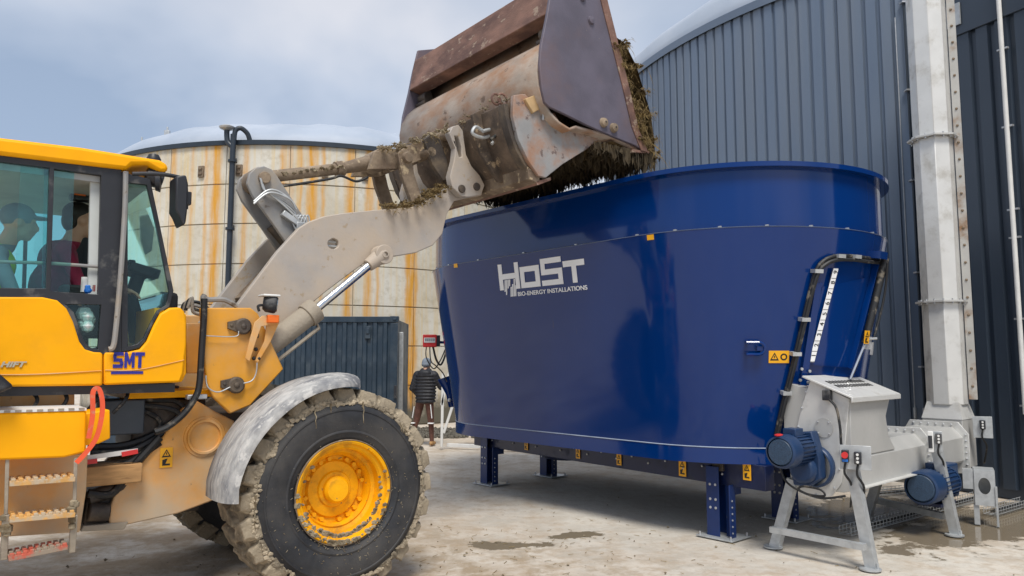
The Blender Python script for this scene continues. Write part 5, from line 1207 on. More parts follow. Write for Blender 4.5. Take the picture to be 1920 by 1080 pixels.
# black frame plates with window openings
fr_px = [(-130, 275), (60, 290), (215, 316), (228, 318), (228, 664), (195, 664), (176, 661), (160, 657), (147, 642), (135, 604), (123, 580), (106, 565), (80, 559), (-130, 558)]
win1 = [(-110, 297), (0, 303), (93, 314), (86, 541), (-110, 538)]
win2 = [(102, 316), (190, 328), (184, 552), (95, 546)]
win3 = [(122, 570), (190, 571), (184, 655), (170, 652), (158, 640), (148, 612), (138, 585)]
q_holes = [T(win1, CL), T(win2, CL), T(win3, CL)]
for sg in (1, -1):
    q = MB(); q.prism(T(fr_px, CL), -sg * (CL - .004), -sg * (CL - .05), 'y', holes=q_holes); cf = mk('cab_frame', q, M_blk, ldr, bevel=.004, smooth=30)
    if sg > 0: CF = cf
    def pane(name, pts, d, m=M_glass, par=cf):
        q = MB(); q.prism(T(pts, CL), -sg * (CL - d), -sg * (CL - d - .006)); return mk(name, q, m, par, smooth=0)
    pane('window_pane', [(-112, 296), (0, 302), (94, 313), (87, 542), (-112, 539)], .02)
    if sg > 0: pane('sliding_pane', [(84, 312), (141, 321), (132, 549), (80, 545)], .034)
    if sg > 0: pane('sliding_pane', [(40, 306), (94, 313), (87, 542), (28, 540)], .042, M_glass2)
    if sg < 0: pane('window_pane', win2, .02)
    pane('low_pane', win3, .03, M_glass2)
    # door: front glass with black edge, slanting front post
    dg_px = [(228, 322), (282, 335), (300, 420), (326, 545), (318, 575), (300, 585), (287, 608), (274, 637), (262, 652), (240, 658), (228, 660)]
    inn = [(240, 342), (276, 346), (294, 424), (318, 546), (312, 572), (296, 582), (282, 608), (270, 634), (258, 645), (240, 650)]
    q = MB(); q.prism(T(dg_px, CL), -sg * (CL - .006), -sg * (CL - .045), 'y', holes=[T(inn, CL)]); df = mk('door_frame', q, M_blk, ldr, bevel=.004, smooth=30)
    q = MB(); q.prism(T(inn, CL), -sg * (CL - .02), -sg * (CL - .026)); mk('door_pane', q, M_glass2, df, smooth=0)
    line('grab_rail', [(236, 322), (234, 400), (226, 520), (217, 620), (212, 650), (204, 655)], CL + .045, .017, M_lev, df) if sg > 0 else None
# windscreen between the front posts, roof, floor, rear wall
fa, fb = T([(282, 335), (326, 545)], CL); fc = T([(318, 577)], CL)[0]
q = MB(); q.prism([fa, (fa[0] + .006, fa[1]), (fb[0] + .006, fb[1]), (fc[0], fc[1]), (fc[0] - .006, fc[1]), (fb[0], fb[1])], -CL + .05, CL - .05); mk('windscreen', q, M_glass2, ldr, smooth=0)
rf = T([(-140, 262), (0, 258), (150, 276), (250, 292), (300, 300), (314, 308), (316, 321), (300, 323), (276, 309), (248, 309), (238, 318), (100, 302), (0, 290), (-140, 276)], CL + .02)
q = MB(); rings = []
nr = 9
top_ = rf
q.prism(rf, -(CL + .03), CL + .03); roof = mk('cab_roof', q, M_yel, ldr, bevel=.03, smooth=50)
q = MB(); (xa, za), (xb, zb) = T([(-130, 282), (280, 330)], CL); q.box(((xa + xb) / 2, 0, za - .03), (xb - xa, 2 * CL - .1, .04)); mk('headliner', q, M_int, ldr)
q = MB(); q.lathe([(0, -.06), (.05, -.055), (.07, 0), (.07, .05), (0, .055)], P(272, 330, CL - .05) + Vector((.06, 0, .0)), (1, 0, -.2), 18); mk('roof_lamp', q, M_blk, roof)
q = MB(); q.lathe([(0, .0), (.05, .0), (.05, .02), (.035, .05), (0, .06)], (P(288, 303, .45)).to_tuple(), (0, 0, 1), 18); mk('roof_beacon', q, M_blk, roof)
cabb = T([(-130, 722), (345, 716)], CL)
q = MB(); q.box(((cabb[0][0] + cabb[1][0]) / 2, 0, cabb[0][1] + .03), (cabb[1][0] - cabb[0][0] - .08, 2 * CL - .14, .05)); mk('cab_floor', q, M_dark, ldr)
q = MB(); xr = T([(-130, 500)], CL)[0][0]; q.box((xr + .03, 0, 1.85), (.05, 2 * CL - .12, .7)); mk('rear_wall', q, M_blk, ldr)
q = MB()
for y in (-.74, .74): q.box((xr + .03, y, 2.55), (.08, .08, .85))
mk('rear_post', q, M_blk, ldr)
q = MB(); q.box((fc[0] - .05, 0, fc[1] - .22), (.06, 2 * CL - .14, .44)); mk('front_panel', q, M_yel, ldr)
q = MB(); q.prism(T([(338, 576), (352, 590), (352, 700), (344, 716), (338, 717)], CL), -CL + .03, CL - .03); mk('nose_panel', q, M_yel, ldr, bevel=.02)
# interior: pale far post, seat, console, wheel, monitor, rail, small things on the sill
q = MB(); q.prism(T([(170, 330), (190, 330), (184, 552), (165, 552)], CL - .08), -(CL - .08), -(CL - .12)); mk('inner_post', q, M_pale, ldr)
ss = P(110, 470, .0).x
q = MB(); q.box((ss - .30, -.0, 1.98), (.50, .50, .14)); q.box((ss - .56, 0, 2.28), (.14, .48, .62), Matrix.Rotation(radians(-8), 3, 'Y')); mk('driver_seat', q, M_seat, ldr, bevel=.04)
q = MB(); q.box((ss - .1, -.42, 2.0), (.75, .20, .30)); q.box((ss + .12, -.42, 2.16), (.3, .16, .1)); mk('arm_console', q, M_seat, ldr, bevel=.02)
c1 = P(262, 510, .1); q = MB(); q.box(c1, (.22, .34, .07), Matrix.Rotation(radians(14), 3, 'Y')); q.tube([c1, P(245, 560, .1), P(262, 640, .1)], [.05, .05, .07], 12); q.box(c1 + Vector((-.08, -.1, .05)), (.05, .06, .05)); mk('steering_column', q, M_seat, ldr, bevel=.01)
ctr_ = c1 + Vector((-.12, .05, .05)); q = MB(); q.tube([ctr_ + Matrix.Rotation(radians(25), 3, 'Y') @ Vector((.2 * cos(2 * pi * k / 24), .2 * sin(2 * pi * k / 24), 0)) for k in range(24)], .015, 8, closed=True); mk('steering_wheel', q, M_seat, ldr)
q = MB(); q.box(P(290, 580, -.1), (.16, .8, .22)); mk('dashboard', q, M_seat, ldr, bevel=.03)
q = MB(); q.box(P(155, 362, .2), (.16, .10, .12)); mk('radio_unit', q, M_blk, ldr, bevel=.01)
q = MB(); q.box(P(150, 365, .26), (.07, .01, .012)); mk('radio_light', q, M_org, ldr)
line('window_rail', [(-60, 489), (40, 492), (100, 494), (184, 500)], CL - .055, .011, M_lev)
q = MB(); q.box(P(164, 542, .7), (.03, .05, .05)); q.ball(P(166, 545, .7), .03, 8); mk('blue_cup', q, M_bluep, ldr, bevel=.006)
q = MB(); q.box(P(175, 541, .7), (.03, .04, .055)); mk('red_box', q, M_red, ldr, bevel=.006)
q = MB(); q.cyl(P(162, 520, .66), P(160, 548, .66), .03, 10); mk('bottle', q, M_wht, ldr)
q = MB()
for i in range(5): q.ball(P(158 + 5 * (i % 3), 588 + 6 * i, .72) + Vector((0, random.uniform(-.02, .02), 0)), random.uniform(.035, .05), 8)
mk('crumpled_rag', q, M_pale, ldr)
# mirrors
line('mirror_arm', [(248, 326), (290, 326), (325, 330), (345, 338), (349, 360), (349, 392)], CL + .20, .014, M_blk)
mp_ = T([(323, 335), (342, 333), (346, 350), (344, 400), (341, 423), (336, 427), (328, 408), (322, 398)], CL + .20)
q = MB(); q.prism(mp_, -(CL + .30), -(CL + .12)); mo_ = mk('mirror', q, M_blk, ldr, bevel=.012, smooth=40)
q = MB(); q.box(P(349, 372, CL + .2), (.06, .05, .09)); mk('mirror_bracket', q, M_blk, mo_, bevel=.006)
q = MB(); q.lathe([(0, -.03), (.06, -.03), (.07, 0), (0, .01)], P(301, 342, CL), (1, -.3, 0), 14); mk('corner_lamp', q, M_blk, ldr)
q = MB(); q.prism(T([(262, 405), (278, 402), (288, 430), (284, 470), (272, 478), (264, 450)], -.62), .60, .64); mk('far_mirror', q, M_lev, ldr, bevel=.008)
# lettering
Mt = Matrix((Vector((1, 0, 0)), Vector((0, 0, 1)), Vector((0, -1, 0)))).transposed().to_4x4()
def flank_text(body, px0, px1, py, h, m, par, **k):
    a = P(px0, py, CL); b = P(px1, py, CL); t_ = text_mesh(body, h, m, 'lettering', par, None, **k)
    xs_ = [v.co.x for v in t_.data.vertices]; t_.data.transform(Matrix.Translation((-min(xs_), 0, 0))); t_.data.transform(Matrix.Diagonal(((b.x - a.x) / (max(xs_) - min(xs_)), 1, 1, 1)))
    Mx = Mt.copy(); Mx.translation = (a.x, -(CL + .006), a.z); t_.data.transform(Mx); return t_
a, b = P(211, 690, CL), P(270, 690, CL); ux = (b.x - a.x) / 59; uz = .104 / 20
def bars(polys):
    q = MB()
    for pl_ in polys: q.prism([(a.x + x * ux, a.z + z * uz) for x, z in pl_], -(CL + .0085), -(CL + .0035))
    mk('letter', q, M_smt, DOORP, smooth=0)
rc = lambda x0, z0, x1, z1: [(x0, z0), (x1, z0), (x1, z1), (x0, z1)]
bars([rc(0, 0, 18, 4.5), rc(1, 7.8, 17, 12.2), rc(1, 15.5, 19, 20), rc(0, 12.2, 6, 17), rc(13, 3, 19, 8.5)])
bars([rc(21, 0, 26, 20), rc(35, 0, 40, 20), [(26, 20), (26, 11), (29, 4), (32, 4), (35, 11), (35, 20), (30.5, 10)]])
bars([rc(41, 15.5, 59, 20), rc(47, 0, 53, 15.5)])
flank_text('HIFT', 0, 50, 688, .045, M_greyl, CABP, bold=.002, shear=.3)
a, b = P(208, 699, CL), P(268, 699, CL); q = MB(); q.box(((a.x + b.x) / 2, -(CL + .005), a.z), (b.x - a.x, .003, .018)); mk('name_bar', q, M_smt, DOORP)
# --- below the cab: platform, step box, ladder, rear frame, articulation
q = MB(); a, b = P(-100, 730, .78), P(330, 728, .78); q.box(((a.x + b.x) / 2, 0, a.z - .02), (b.x - a.x, 1.5, .06)); mk('cab_mount', q, M_blk, ldr)
q = MB(); q.prism(T([(-120, 738), (140, 738), (140, 790), (-120, 790)], .62), -.62, .62); mk('rear_frame_top', q, M_ora, ldr, bevel=.01)
sb = T([(-130, 778), (162, 770), (162, 848), (120, 858), (-130, 868)], 1.12)
q = MB(); q.prism(sb, -1.12, -.72); stb = mk('step_box', q, M_yel, ldr, bevel=.012)
(xa, za), (xb, zb) = sb[0], sb[1]; q = MB(); q.prism([(xa, za + .001), (xb, zb + .001), (xb, zb + .016), (xa, za + .016)], -1.125, -.70); mk('step_edge', q, M_wht, stb)
q = MB()
for i in range(14): q.box((lerp(xa, xb, (i + .5) / 14), -1.118, zb + .012), (.03, .02, .012))
mk('grip_teeth', q, M_cyl, stb)
q = MB(); q.prism(T([(158, 775), (206, 768), (207, 822), (185, 832), (158, 836)], 1.0), -1.0, -.70); mk('box_extension', q, M_yel, stb, bevel=.008)
q = MB(); q.prism(T([(-130, 858), (165, 850), (162, 920), (150, 998), (-130, 1016)], .92), -.92, -.86); mk('rear_frame', q, M_ora, ldr, bevel=.01)
q = MB(); q.prism(T([(-500, 700), (165, 780), (150, 985), (-500, 985)], .5), -.5, .5); mk('rear_frame_core', q, M_dark, ldr)
for px in (13, 141):
    q = MB(); a = P(px + 1, 858, 1.10); m_ = P(px - 2 + (0 if px > 100 else 0), 965, 1.08); b = P(px - 6, 1035 + (0 if px > 100 else 14), 1.04); q.bar(a, m_, .02, .012, (0, 1, 0)); q.bar(m_, b, .035, .03, (0, 1, 0)); mk('ladder_rail', q, M_ora if px < 0 else M_cyl, ldr, bevel=.004)
def rung(p, r_, m, nm_='ladder_step'):
    a, b = P(*p, 1.06), P(*r_, 1.06); q = MB(); q.bar(a, b, .14, .028); n_ = 9
    for i in range(n_):
        c = a.lerp(b, (i + .5) / n_); 
        for y in (-.06, 0, .06): q.box(c + Vector((0, y, .02)), (.022, .02, .018))
    mk(nm_, q, m, ldr, bevel=.003)
rung((16, 905), (138, 896), pm('muddy_step', (.60, .33, .10), .7, var=.2, dirt=(.50, .40, .28), da=.5, ds=9)); rung((16, 972), (138, 962), MATS['muddy_step']); rung((14, 1044), (124, 1022), pm('red_muddy_step', (.50, .10, .06), .7, var=.2, dirt=(.30, .24, .18), da=.6, ds=7))
for p in ((10, 975), (137, 965)):
    q = MB()
    for i in range(5): q.ball(P(p[0] + random.uniform(-5, 5), p[1] + random.uniform(-22, 26), 1.08), random.uniform(.02, .035), 7)
    mk('mud_lump', q, M_mudcl, ldr, smooth=0, kind='stuff')
# articulation joint: pins, hoses, timber block, red and white bar
q = MB(); q.cyl((-.98, 0, .55), (-.98, 0, 1.5), .11, 18); q.box((-1.0, 0, .62), (.5, .5, .12)); q.box((-1.0, 0, 1.28), (.5, .5, .10)); mk('centre_pivot', q, M_dark, ldr, bevel=.01)
a, b = P(165, 890, .55), P(250, 872, .55); q = MB(); q.box(((a.x + b.x) / 2, -.45, a.z - .01), (b.x - a.x + .1, .3, .13)); mk('timber_block', q, M_wood, ldr, bevel=.008)
for p, r_, m in (((150, 860), (258, 845), M_wht), ((150, 868), (182, 864), M_red), ((228, 852), (258, 846), M_red)):
    q = MB(); q.bar(P(*p, .60 + (.012 if m is M_red else 0)), P(*r_, .60 + (.012 if m is M_red else 0)), .02, .03); mk('lock_bar', q, m, ldr)
for i, pts in enumerate(([(165, 838), (230, 836), (290, 815), (340, 780)], [(170, 850), (240, 846), (285, 826), (330, 795)], [(160, 880), (230, 872), (270, 850), (300, 830)], [(165, 925), (210, 925), (245, 880), (300, 820)], [(240, 760), (270, 770), (300, 790), (290, 820)], [(255, 745), (290, 750), (330, 752), (350, 770)], [(270, 760), (310, 765), (335, 775), (340, 800)])):
    line('hose', pts, .42 + .03 * (i % 4), .028 if i < 4 else .018, M_rub)
q = MB(); q.box(P(225, 780, .35), (.26, .3, .24)); mk('battery_box', q, pm('slate_box', (.05, .065, .085), .5), ldr, bevel=.01)
q = MB(); q.box(P(300, 790, .1), (.5, .6, .35)); mk('pump_block', q, M_dark, ldr, bevel=.02)
q = MB(); q.prism(T([(165, 925), (215, 925), (205, 990), (155, 990)], .45), -.45, .45); q.cyl(P(165, 960, .5), P(205, 960, .5), .06, 12); mk('joint_block', q, M_dark, ldr, bevel=.01)
q = MB(); q.prism(T([(155, 985), (240, 978), (232, 992), (150, 996)], .5), -.52, .3); mk('joint_plate', q, M_cyl, ldr, bevel=.006)
q = MB(); q.cyl(P(165, 935, .48), P(300, 885, .42), .05, 14); mk('steering_cylinder', q, M_dark, ldr)
q = MB()
for i in range(4): q.tube(spline([P(60 + 60 * i, 735, .66), P(70 + 55 * i, 750, .7), P(55 + 52 * i, 775, .68)]), .012, 6)
mk('hose', q, M_rub, ldr)
# rear hood and counterweight behind the cab, outside the picture
q = MB(); q.prism([(-4.6, .95), (-2.75, .95), (-2.75, 2.05), (-4.45, 1.9)], -.80, .80); mk('engine_hood', q, M_yel, ldr, bevel=.06)
q = MB(); q.prism([(-4.85, .55), (-4.35, .5), (-4.35, 1.4), (-4.85, 1.35)], -1.1, 1.1); mk('counterweight', q, M_lev, ldr, bevel=.05)
q = MB(); q.prism([(-3.85, 1.62), (-3.7, 1.70), (-2.2, 1.70), (-2.05, 1.55), (-2.15, 1.5), (-3.75, 1.5)], -1.25, -.75); q.prism([(-3.85, 1.62), (-3.7, 1.70), (-2.2, 1.70), (-2.05, 1.55), (-2.15, 1.5), (-3.75, 1.5)], .75, 1.25); mk('rear_fender', q, M_blk, ldr, bevel=.02)
# mud and straw lying on boom, links and rod
def clods(name, seeds, n, r, parent, m=M_mudcl, sp=.05):
    q = MB()
    for k in range(n):
        p = random.choice(seeds); c = Vector(p) + Vector((random.gauss(0, sp), random.gauss(0, sp), abs(random.gauss(0, sp * .35)))); rr = random.uniform(.25, 1) * r
        b0 = len(q.v); q.ball(c, (rr * random.uniform(.7, 1.5), rr, rr * .6), 6)
        for i in range(b0, len(q.v)): q.v[i] = tuple(Vector(q.v[i]) + Vector((random.uniform(-1, 1), random.uniform(-1, 1), random.uniform(-1, 1))) * rr * .5)
    return mk(name, q, m, parent, smooth=0, kind='stuff')
def straw(name, seeds, n, ln_, parent, m=M_sil2, sp=.05, fall=.0):
    q = MB()
    for k in range(n):
        p = Vector(random.choice(seeds)) + Vector((random.gauss(0, sp), random.gauss(0, sp), random.gauss(0, sp * .5))); d = Vector((random.gauss(0, 1), random.gauss(0, 1), random.gauss(0, .6) - fall)).normalized() * ln_ * random.uniform(.4, 1); w = Vector((random.uniform(-1, 1), random.uniform(-1, 1), random.uniform(-1, 1))).normalized() * .002
        q.add([p - w, p + w, p + d * .6 + w + Vector((0, 0, -.1 * ln_)), p + d + Vector((0, 0, -.3 * ln_)), p + d * .6 - w + Vector((0, 0, -.1 * ln_))], [(0, 1, 2, 3, 4)])
    return mk(name, q, m, parent, smooth=0, kind='stuff')
sd1 = [tuple(P(px, py, lt)) for px, py in ((735, 388), (760, 386), (785, 380), (805, 368), (815, 360), (830, 352)) for lt in (.1, .3, .46)]
clods('mud_on_boom', sd1, 420, .018, boom, M_sil, .04); straw('straw_on_boom', sd1, 1100, .06, boom, sp=.04)
sd2 = [tuple(P(px, 328 - (px - 520) * .115, lt)) for px in range(530, 650, 15) for lt in (.0, .05, .1)]
clods('mud_on_rod', sd2, 150, .022, tcy, sp=.02)
sd3 = [tuple(P(px, py, lt)) for px, py in ((725, 280), (750, 275), (780, 266), (810, 256), (835, 246), (870, 232)) for lt in (-.1, .1, .25, .45)]
clods('mud_on_links', sd3, 300, .018, ldr, M_mudcl, .035); straw('straw_on_links', sd3, 700, .05, ldr, sp=.035)
sd4 = [tuple(Vector((c0_, -y, z)) for c0_, y, z in [(0, 0, 0)])[0]]
sd4 = [(P(958, 190, cl).x + .06, -y, P(958, 190, cl).z + .06) for y in (-1, -.5, 0, .4, .7, .9, 1.0, 1.05)]
clods('mud_on_carrier', sd4, 90, .014, car, M_mudcl, .04)
# orange strap hung from the platform
st_ = thing('orange_strap', 'faded orange lifting strap loop hanging under the loader cab', 'strap', LF.w(*P(175, 850, 1.14)), LF.ang)
b0 = P(175, 850, 1.14); q = MB(); pts = [P(x, y, 1.16) - b0 for x, y in ((143, 868), (160, 850), (180, 822), (190, 785), (192, 755), (187, 732), (180, 728), (174, 738), (174, 770), (172, 790), (166, 822))]
sp_ = spline(pts, 6); rings = []
for i, p in enumerate(sp_):
    t_ = (sp_[min(i + 1, len(sp_) - 1)] - sp_[max(0, i - 1)]).normalized(); a = t_.cross(Vector((0, 1, 0))).normalized(); w = .013
    rings.append([p + a * w + Vector((0, .006, 0)), p + a * w - Vector((0, .006, 0)), p - a * w - Vector((0, .006, 0)), p - a * w + Vector((0, .006, 0))])
q.loft(rings, True, True); mk('webbing', q, M_ost, st_, smooth=50)

# ------------------------------------------------------------------ fodder tumbling out of the bucket
def wl_(s, lat, z): return LF.w(s, -lat, z)
lip = [(lipx, lipz), (bp_[13][0], bp_[13][1]), (bp_[14][0], bp_[14][1]), (bp_[15][0], bp_[15][1]), (bp_[16][0], bp_[16][1])]
fod = thing('falling_fodder', 'clumped brown straw fodder spilling over the lip of the raised bucket', 'fodder', LF.w(0, 0, 0), LF.ang)
# body of the load: lumpy heap filling the mouth of the bucket
q = MB(); rows = []
def noise3(x, y, z): return sin(5.1 * x + 3.3 * z) * .5 + sin(7.7 * y - 2.1 * x) * .4 + sin(13 * z + 9 * y) * .25 + sin(19 * x + 23 * y) * .15
NY = 40
lp = [(lipx - .5, lipz + .02), (lipx - .1, lipz + .0), (lipx + .10, lipz - .05), (lipx + .20, lipz + .04), (lipx + .20, lipz + .22), (lipx + .13, lipz + .45), (lipx + .05, lipz + .68), (lipx - .08, lipz + .90), (lipx - .24, lipz + 1.1), (lipx - .55, lipz + 1.15)]
for j in range(NY + 1):
    y = -BW + .05 + (2 * BW - .1) * j / NY; row = []
    for k, (x, z) in enumerate(lp):
        n_ = noise3(x * 2, y * 2, z * 2) * .05; row.append(Vector((x + n_ + random.uniform(-.015, .015), y, z + n_ * .6 + random.uniform(-.015, .015))))
    rows.append(row)
q.loft(rows, False); mk('load_face', q, M_sil, fod, smooth=0)
seeds = [tuple(p) for r in rows for p in r[2:9]]; near = [tuple(r[k]) for r in rows[:9] for k in range(2, 9)]
clods('clumps', seeds, 2200, .024, fod, M_sil, .035); straw('loose_straw', seeds, 14000, .065, fod, M_sil2, .04, .8)
edge = [(x + .04, -(BW - .02), z) for x, z in [bp_[12], bp_[13], bp_[14], bp_[15]] for _ in range(2)]
ed = []
for i in range(60):
    t_ = i / 59 * 2.999; k = int(t_); f = t_ - k; a, b = bp_[12 + k], bp_[13 + k]; ed.append((lerp(a[0], b[0], f) + random.uniform(.0, .20) * (1 - t_ / 3.6), -(BW - .02) + random.uniform(-.05, .25), lerp(a[1], b[1], f)))
clods('clumps', ed, 1500, .022, fod, M_sil, .035); straw('loose_straw', ed, 9000, .055, fod, M_sil2, .04, 1.2)
straw('long_strands', seeds, 500, .26, fod, M_sil2, .05, 1.0); straw('long_strands', ed, 260, .22, fod, M_sil2, .05, 1.0)
# curtain of strands hanging from floor edge and underside into the tub
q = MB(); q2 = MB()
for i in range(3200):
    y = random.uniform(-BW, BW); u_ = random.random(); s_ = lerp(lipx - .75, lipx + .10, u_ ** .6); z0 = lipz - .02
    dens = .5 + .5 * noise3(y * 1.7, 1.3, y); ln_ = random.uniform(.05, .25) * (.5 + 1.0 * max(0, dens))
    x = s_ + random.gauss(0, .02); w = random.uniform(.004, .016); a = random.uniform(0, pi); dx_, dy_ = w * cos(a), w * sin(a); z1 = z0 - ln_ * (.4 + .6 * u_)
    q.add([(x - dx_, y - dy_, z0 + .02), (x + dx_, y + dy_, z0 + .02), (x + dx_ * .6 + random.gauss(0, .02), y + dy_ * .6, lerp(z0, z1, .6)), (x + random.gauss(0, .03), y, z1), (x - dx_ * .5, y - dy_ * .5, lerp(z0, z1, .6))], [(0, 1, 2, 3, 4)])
mk('hanging_strands', q, M_sil_shade, fod, smooth=0, kind='stuff')
fs_ = []
for i in range(220): fs_.append((lipx + .12 + abs(random.gauss(0, .15)), random.uniform(-BW, BW * .9), random.uniform(3.0, lipz)))
clods('falling_clumps', fs_, 200, .016, fod, M_sil, .05); straw('falling_straw', fs_, 700, .06, fod, M_sil2, .08, .8)

# ------------------------------------------------------------------ people
def caps(q, p0, p1, r0, r1, n=8):
    p0, p1 = Vector(p0), Vector(p1); m = max(2, int((p1 - p0).length / (min(r0, r1) * .5)) + 1)
    for i in range(m + 1): q.ball(p0.lerp(p1, i / m), lerp(r0, r1, i / m), 14)
def remesh(q, voxel, name, mats, fn, parent, smooth_it=4):
    me = bpy.data.meshes.new('tmp'); me.from_pydata(q.v, [], q.f); o = bpy.data.objects.new('tmp', me); COL.objects.link(o)
    r = o.modifiers.new('r', 'REMESH'); r.mode = 'VOXEL'; r.voxel_size = voxel
    s = o.modifiers.new('s', 'SMOOTH'); s.iterations = smooth_it; s.factor = .5
    me2 = bpy.data.meshes.new_from_object(o.evaluated_get(bpy.context.evaluated_depsgraph_get())); bpy.data.objects.remove(o)
    me2.name = name; me2.materials.clear()
    for m in mats: me2.materials.append(m)
    for p in me2.polygons: p.material_index = fn(p.center)
    me2.shade_smooth(); return link(name, me2, parent)
def head(q, c, yaw, tilt=0):
    R_ = Matrix.Rotation(yaw, 3, 'Z') @ Matrix.Rotation(tilt, 3, 'Y'); c = Vector(c)
    def at(v): return c + R_ @ Vector(v)
    q.ball(at((-.01, 0, .03)), (.098, .077, .10), 18, R_); q.ball(at((.035, 0, -.035)), (.065, .06, .075), 16, R_); q.ball(at((.06, 0, -.085)), (.035, .035, .028), 12, R_)
    for k, r in ((0, .013), (.5, .016), (1, .018)): q.ball(at((.09 + .022 * k, 0, .02 - .035 * k)), r, 10)
    for y in (-1, 1): q.ball(at((-.005, y * .078, -.005)), (.026, .012, .034), 10, R_); q.ball(at((.078, y * .032, .03)), (.02, .028, .010), 10, R_)
    q.ball(at((.097, 0, -.047)), (.012, .026, .007), 10, R_); q.ball(at((.095, 0, -.060)), (.012, .024, .007), 10, R_)
    caps(q, at((-.02, 0, -.06)), at((-.045, 0, -.17)), .055, .062); return at, R_
def hand(q, w, d, up, s=1):
    w, d, up = Vector(w), Vector(d).normalized(), Vector(up).normalized(); sd_ = d.cross(up)
    for k in range(4): caps(q, w, w + d * .075 + sd_ * (k - 1.5) * .019, .022, .016)
    for k, L_ in enumerate((.07, .08, .075, .058)):
        b = w + d * .08 + sd_ * (k - 1.5) * .021; m = b + d * L_ * .55 - up * .010; caps(q, b, m, .011, .010); caps(q, m, m + d * L_ * .3 - up * .03, .010, .009)
    b = w + d * .02 - sd_ * .03; m = b + d * .045 - sd_ * .03; caps(q, b, m, .015, .012); caps(q, m, m + d * .03 - up * .015, .012, .010)
# man in a dark padded jacket at the tub's control side, seen from behind
fp_ = onz(797, 836); yaw = radians(75); man = thing('person', 'person in black padded jacket, grey beanie and brown trousers standing by the concrete tank', 'person', (fp_.x, fp_.y, 0), yaw)
q = MB(); H_ = 1.72
for y, kx, fx, fy in ((.13, .03, -.03, .30), (-.10, .05, .06, -.12)):        # left leg out to the side, right leg under him
    caps(q, (0, y * .75, .92), (kx, (y * .75 + fy) / 2, .50), .095, .066); caps(q, (kx, (y * .75 + fy) / 2, .50), (fx, fy, .09), .062, .044); q.ball((fx + .06, fy, .045), (.13, .048, .045), 14); q.ball((fx - .03, fy, .05), (.055, .042, .05), 12)
q.ball((0, 0, .95), (.135, .175, .13), 16); q.ball((0, 0, 1.12), (.125, .165, .18), 16); q.ball((.0, 0, 1.30), (.125, .19, .16), 16); caps(q, (0, -.17, 1.40), (0, .17, 1.40), .07, .07)
caps(q, (0, .19, 1.39), (-.02, .27, 1.13), .058, .047); caps(q, (-.02, .27, 1.13), (.16, .20, .98), .044, .034); hand(q, (.16, .20, .98), (.9, -.1, -.35), (.3, .1, .95))
caps(q, (0, -.19, 1.39), (.08, -.30, 1.15), .058, .047); caps(q, (.08, -.30, 1.15), (.28, -.30, 1.22), .044, .034); hand(q, (.28, -.30, 1.22), (1, -.1, .1), (0, 0, 1))
at_, R_ = head(q, (.04, 0, 1.60), 0, radians(12))
def mf(c):
    if c.z < .09: return 3
    if c.z < .98 and not (c.y > .14 and c.x > .05 and c.z > .8): return 1
    if c.z > 1.47: return 0
    if (c.y > .1 and c.x > .17) or (c.y < -.1 and c.x > .29): return 4
    return 2
remesh(q, .011, 'body', [M_skin, M_trou, M_jack, M_wood, M_bluep], mf, man, 2)
q = MB()       # quilted jacket over the body, sleeve by sleeve
for i in range(9):
    z = .88 + i * .064; w = lerp(.20, .215, sin(i / 8 * pi)) if i < 8 else .19; q.ball((0, 0, z), (.165 + .01 * sin(i), w + .015, .050), 20)
for a, b, r0, r1 in (((0, .19, 1.40), (-.02, .275, 1.13), .082, .072), ((-.02, .275, 1.13), (.13, .21, 1.0), .072, .060), ((0, -.19, 1.40), (.08, -.305, 1.15), .082, .072), ((.08, -.305, 1.15), (.25, -.30, 1.21), .07, .06)):
    a, b = Vector(a), Vector(b); m = max(2, int((b - a).length / .055))
    for k in range(m + 1): rr = lerp(r0, r1, k / m); q.ball(a.lerp(b, k / m), (rr, rr, rr * .8), 14)
caps(q, (0, -.17, 1.405), (0, .17, 1.405), .085, .085); q.ball((-.09, 0, 1.44), (.085, .14, .075), 14); caps(q, (0, -.05, 1.46), (0, .05, 1.46), .085, .085)
remesh(q, .012, 'jacket', [M_jack], lambda c: 0, man, 5)
q = MB(); q.ball((.03, 0, 1.645), (.112, .092, .105), 20); q.ball((.0, 0, 1.61), (.10, .092, .06), 18); remesh(q, .012, 'beanie', [M_gry], lambda c: 0, man, 2)
q = MB()
for y0, y1, z0, z1, x in ((.20, .25, .78, .55, -.10), (-.14, -.16, .82, .55, -.085)): q.bar((x, y0, z0), (x + .03, y1, z1), .012, .018, (1, 0, 0))
q.box((-.05, .25, .45), (.06, .10, .018)); q.box((-.03, -.13, .45), (.08, .11, .018)); mk('reflective_piping', q, M_logo, man)
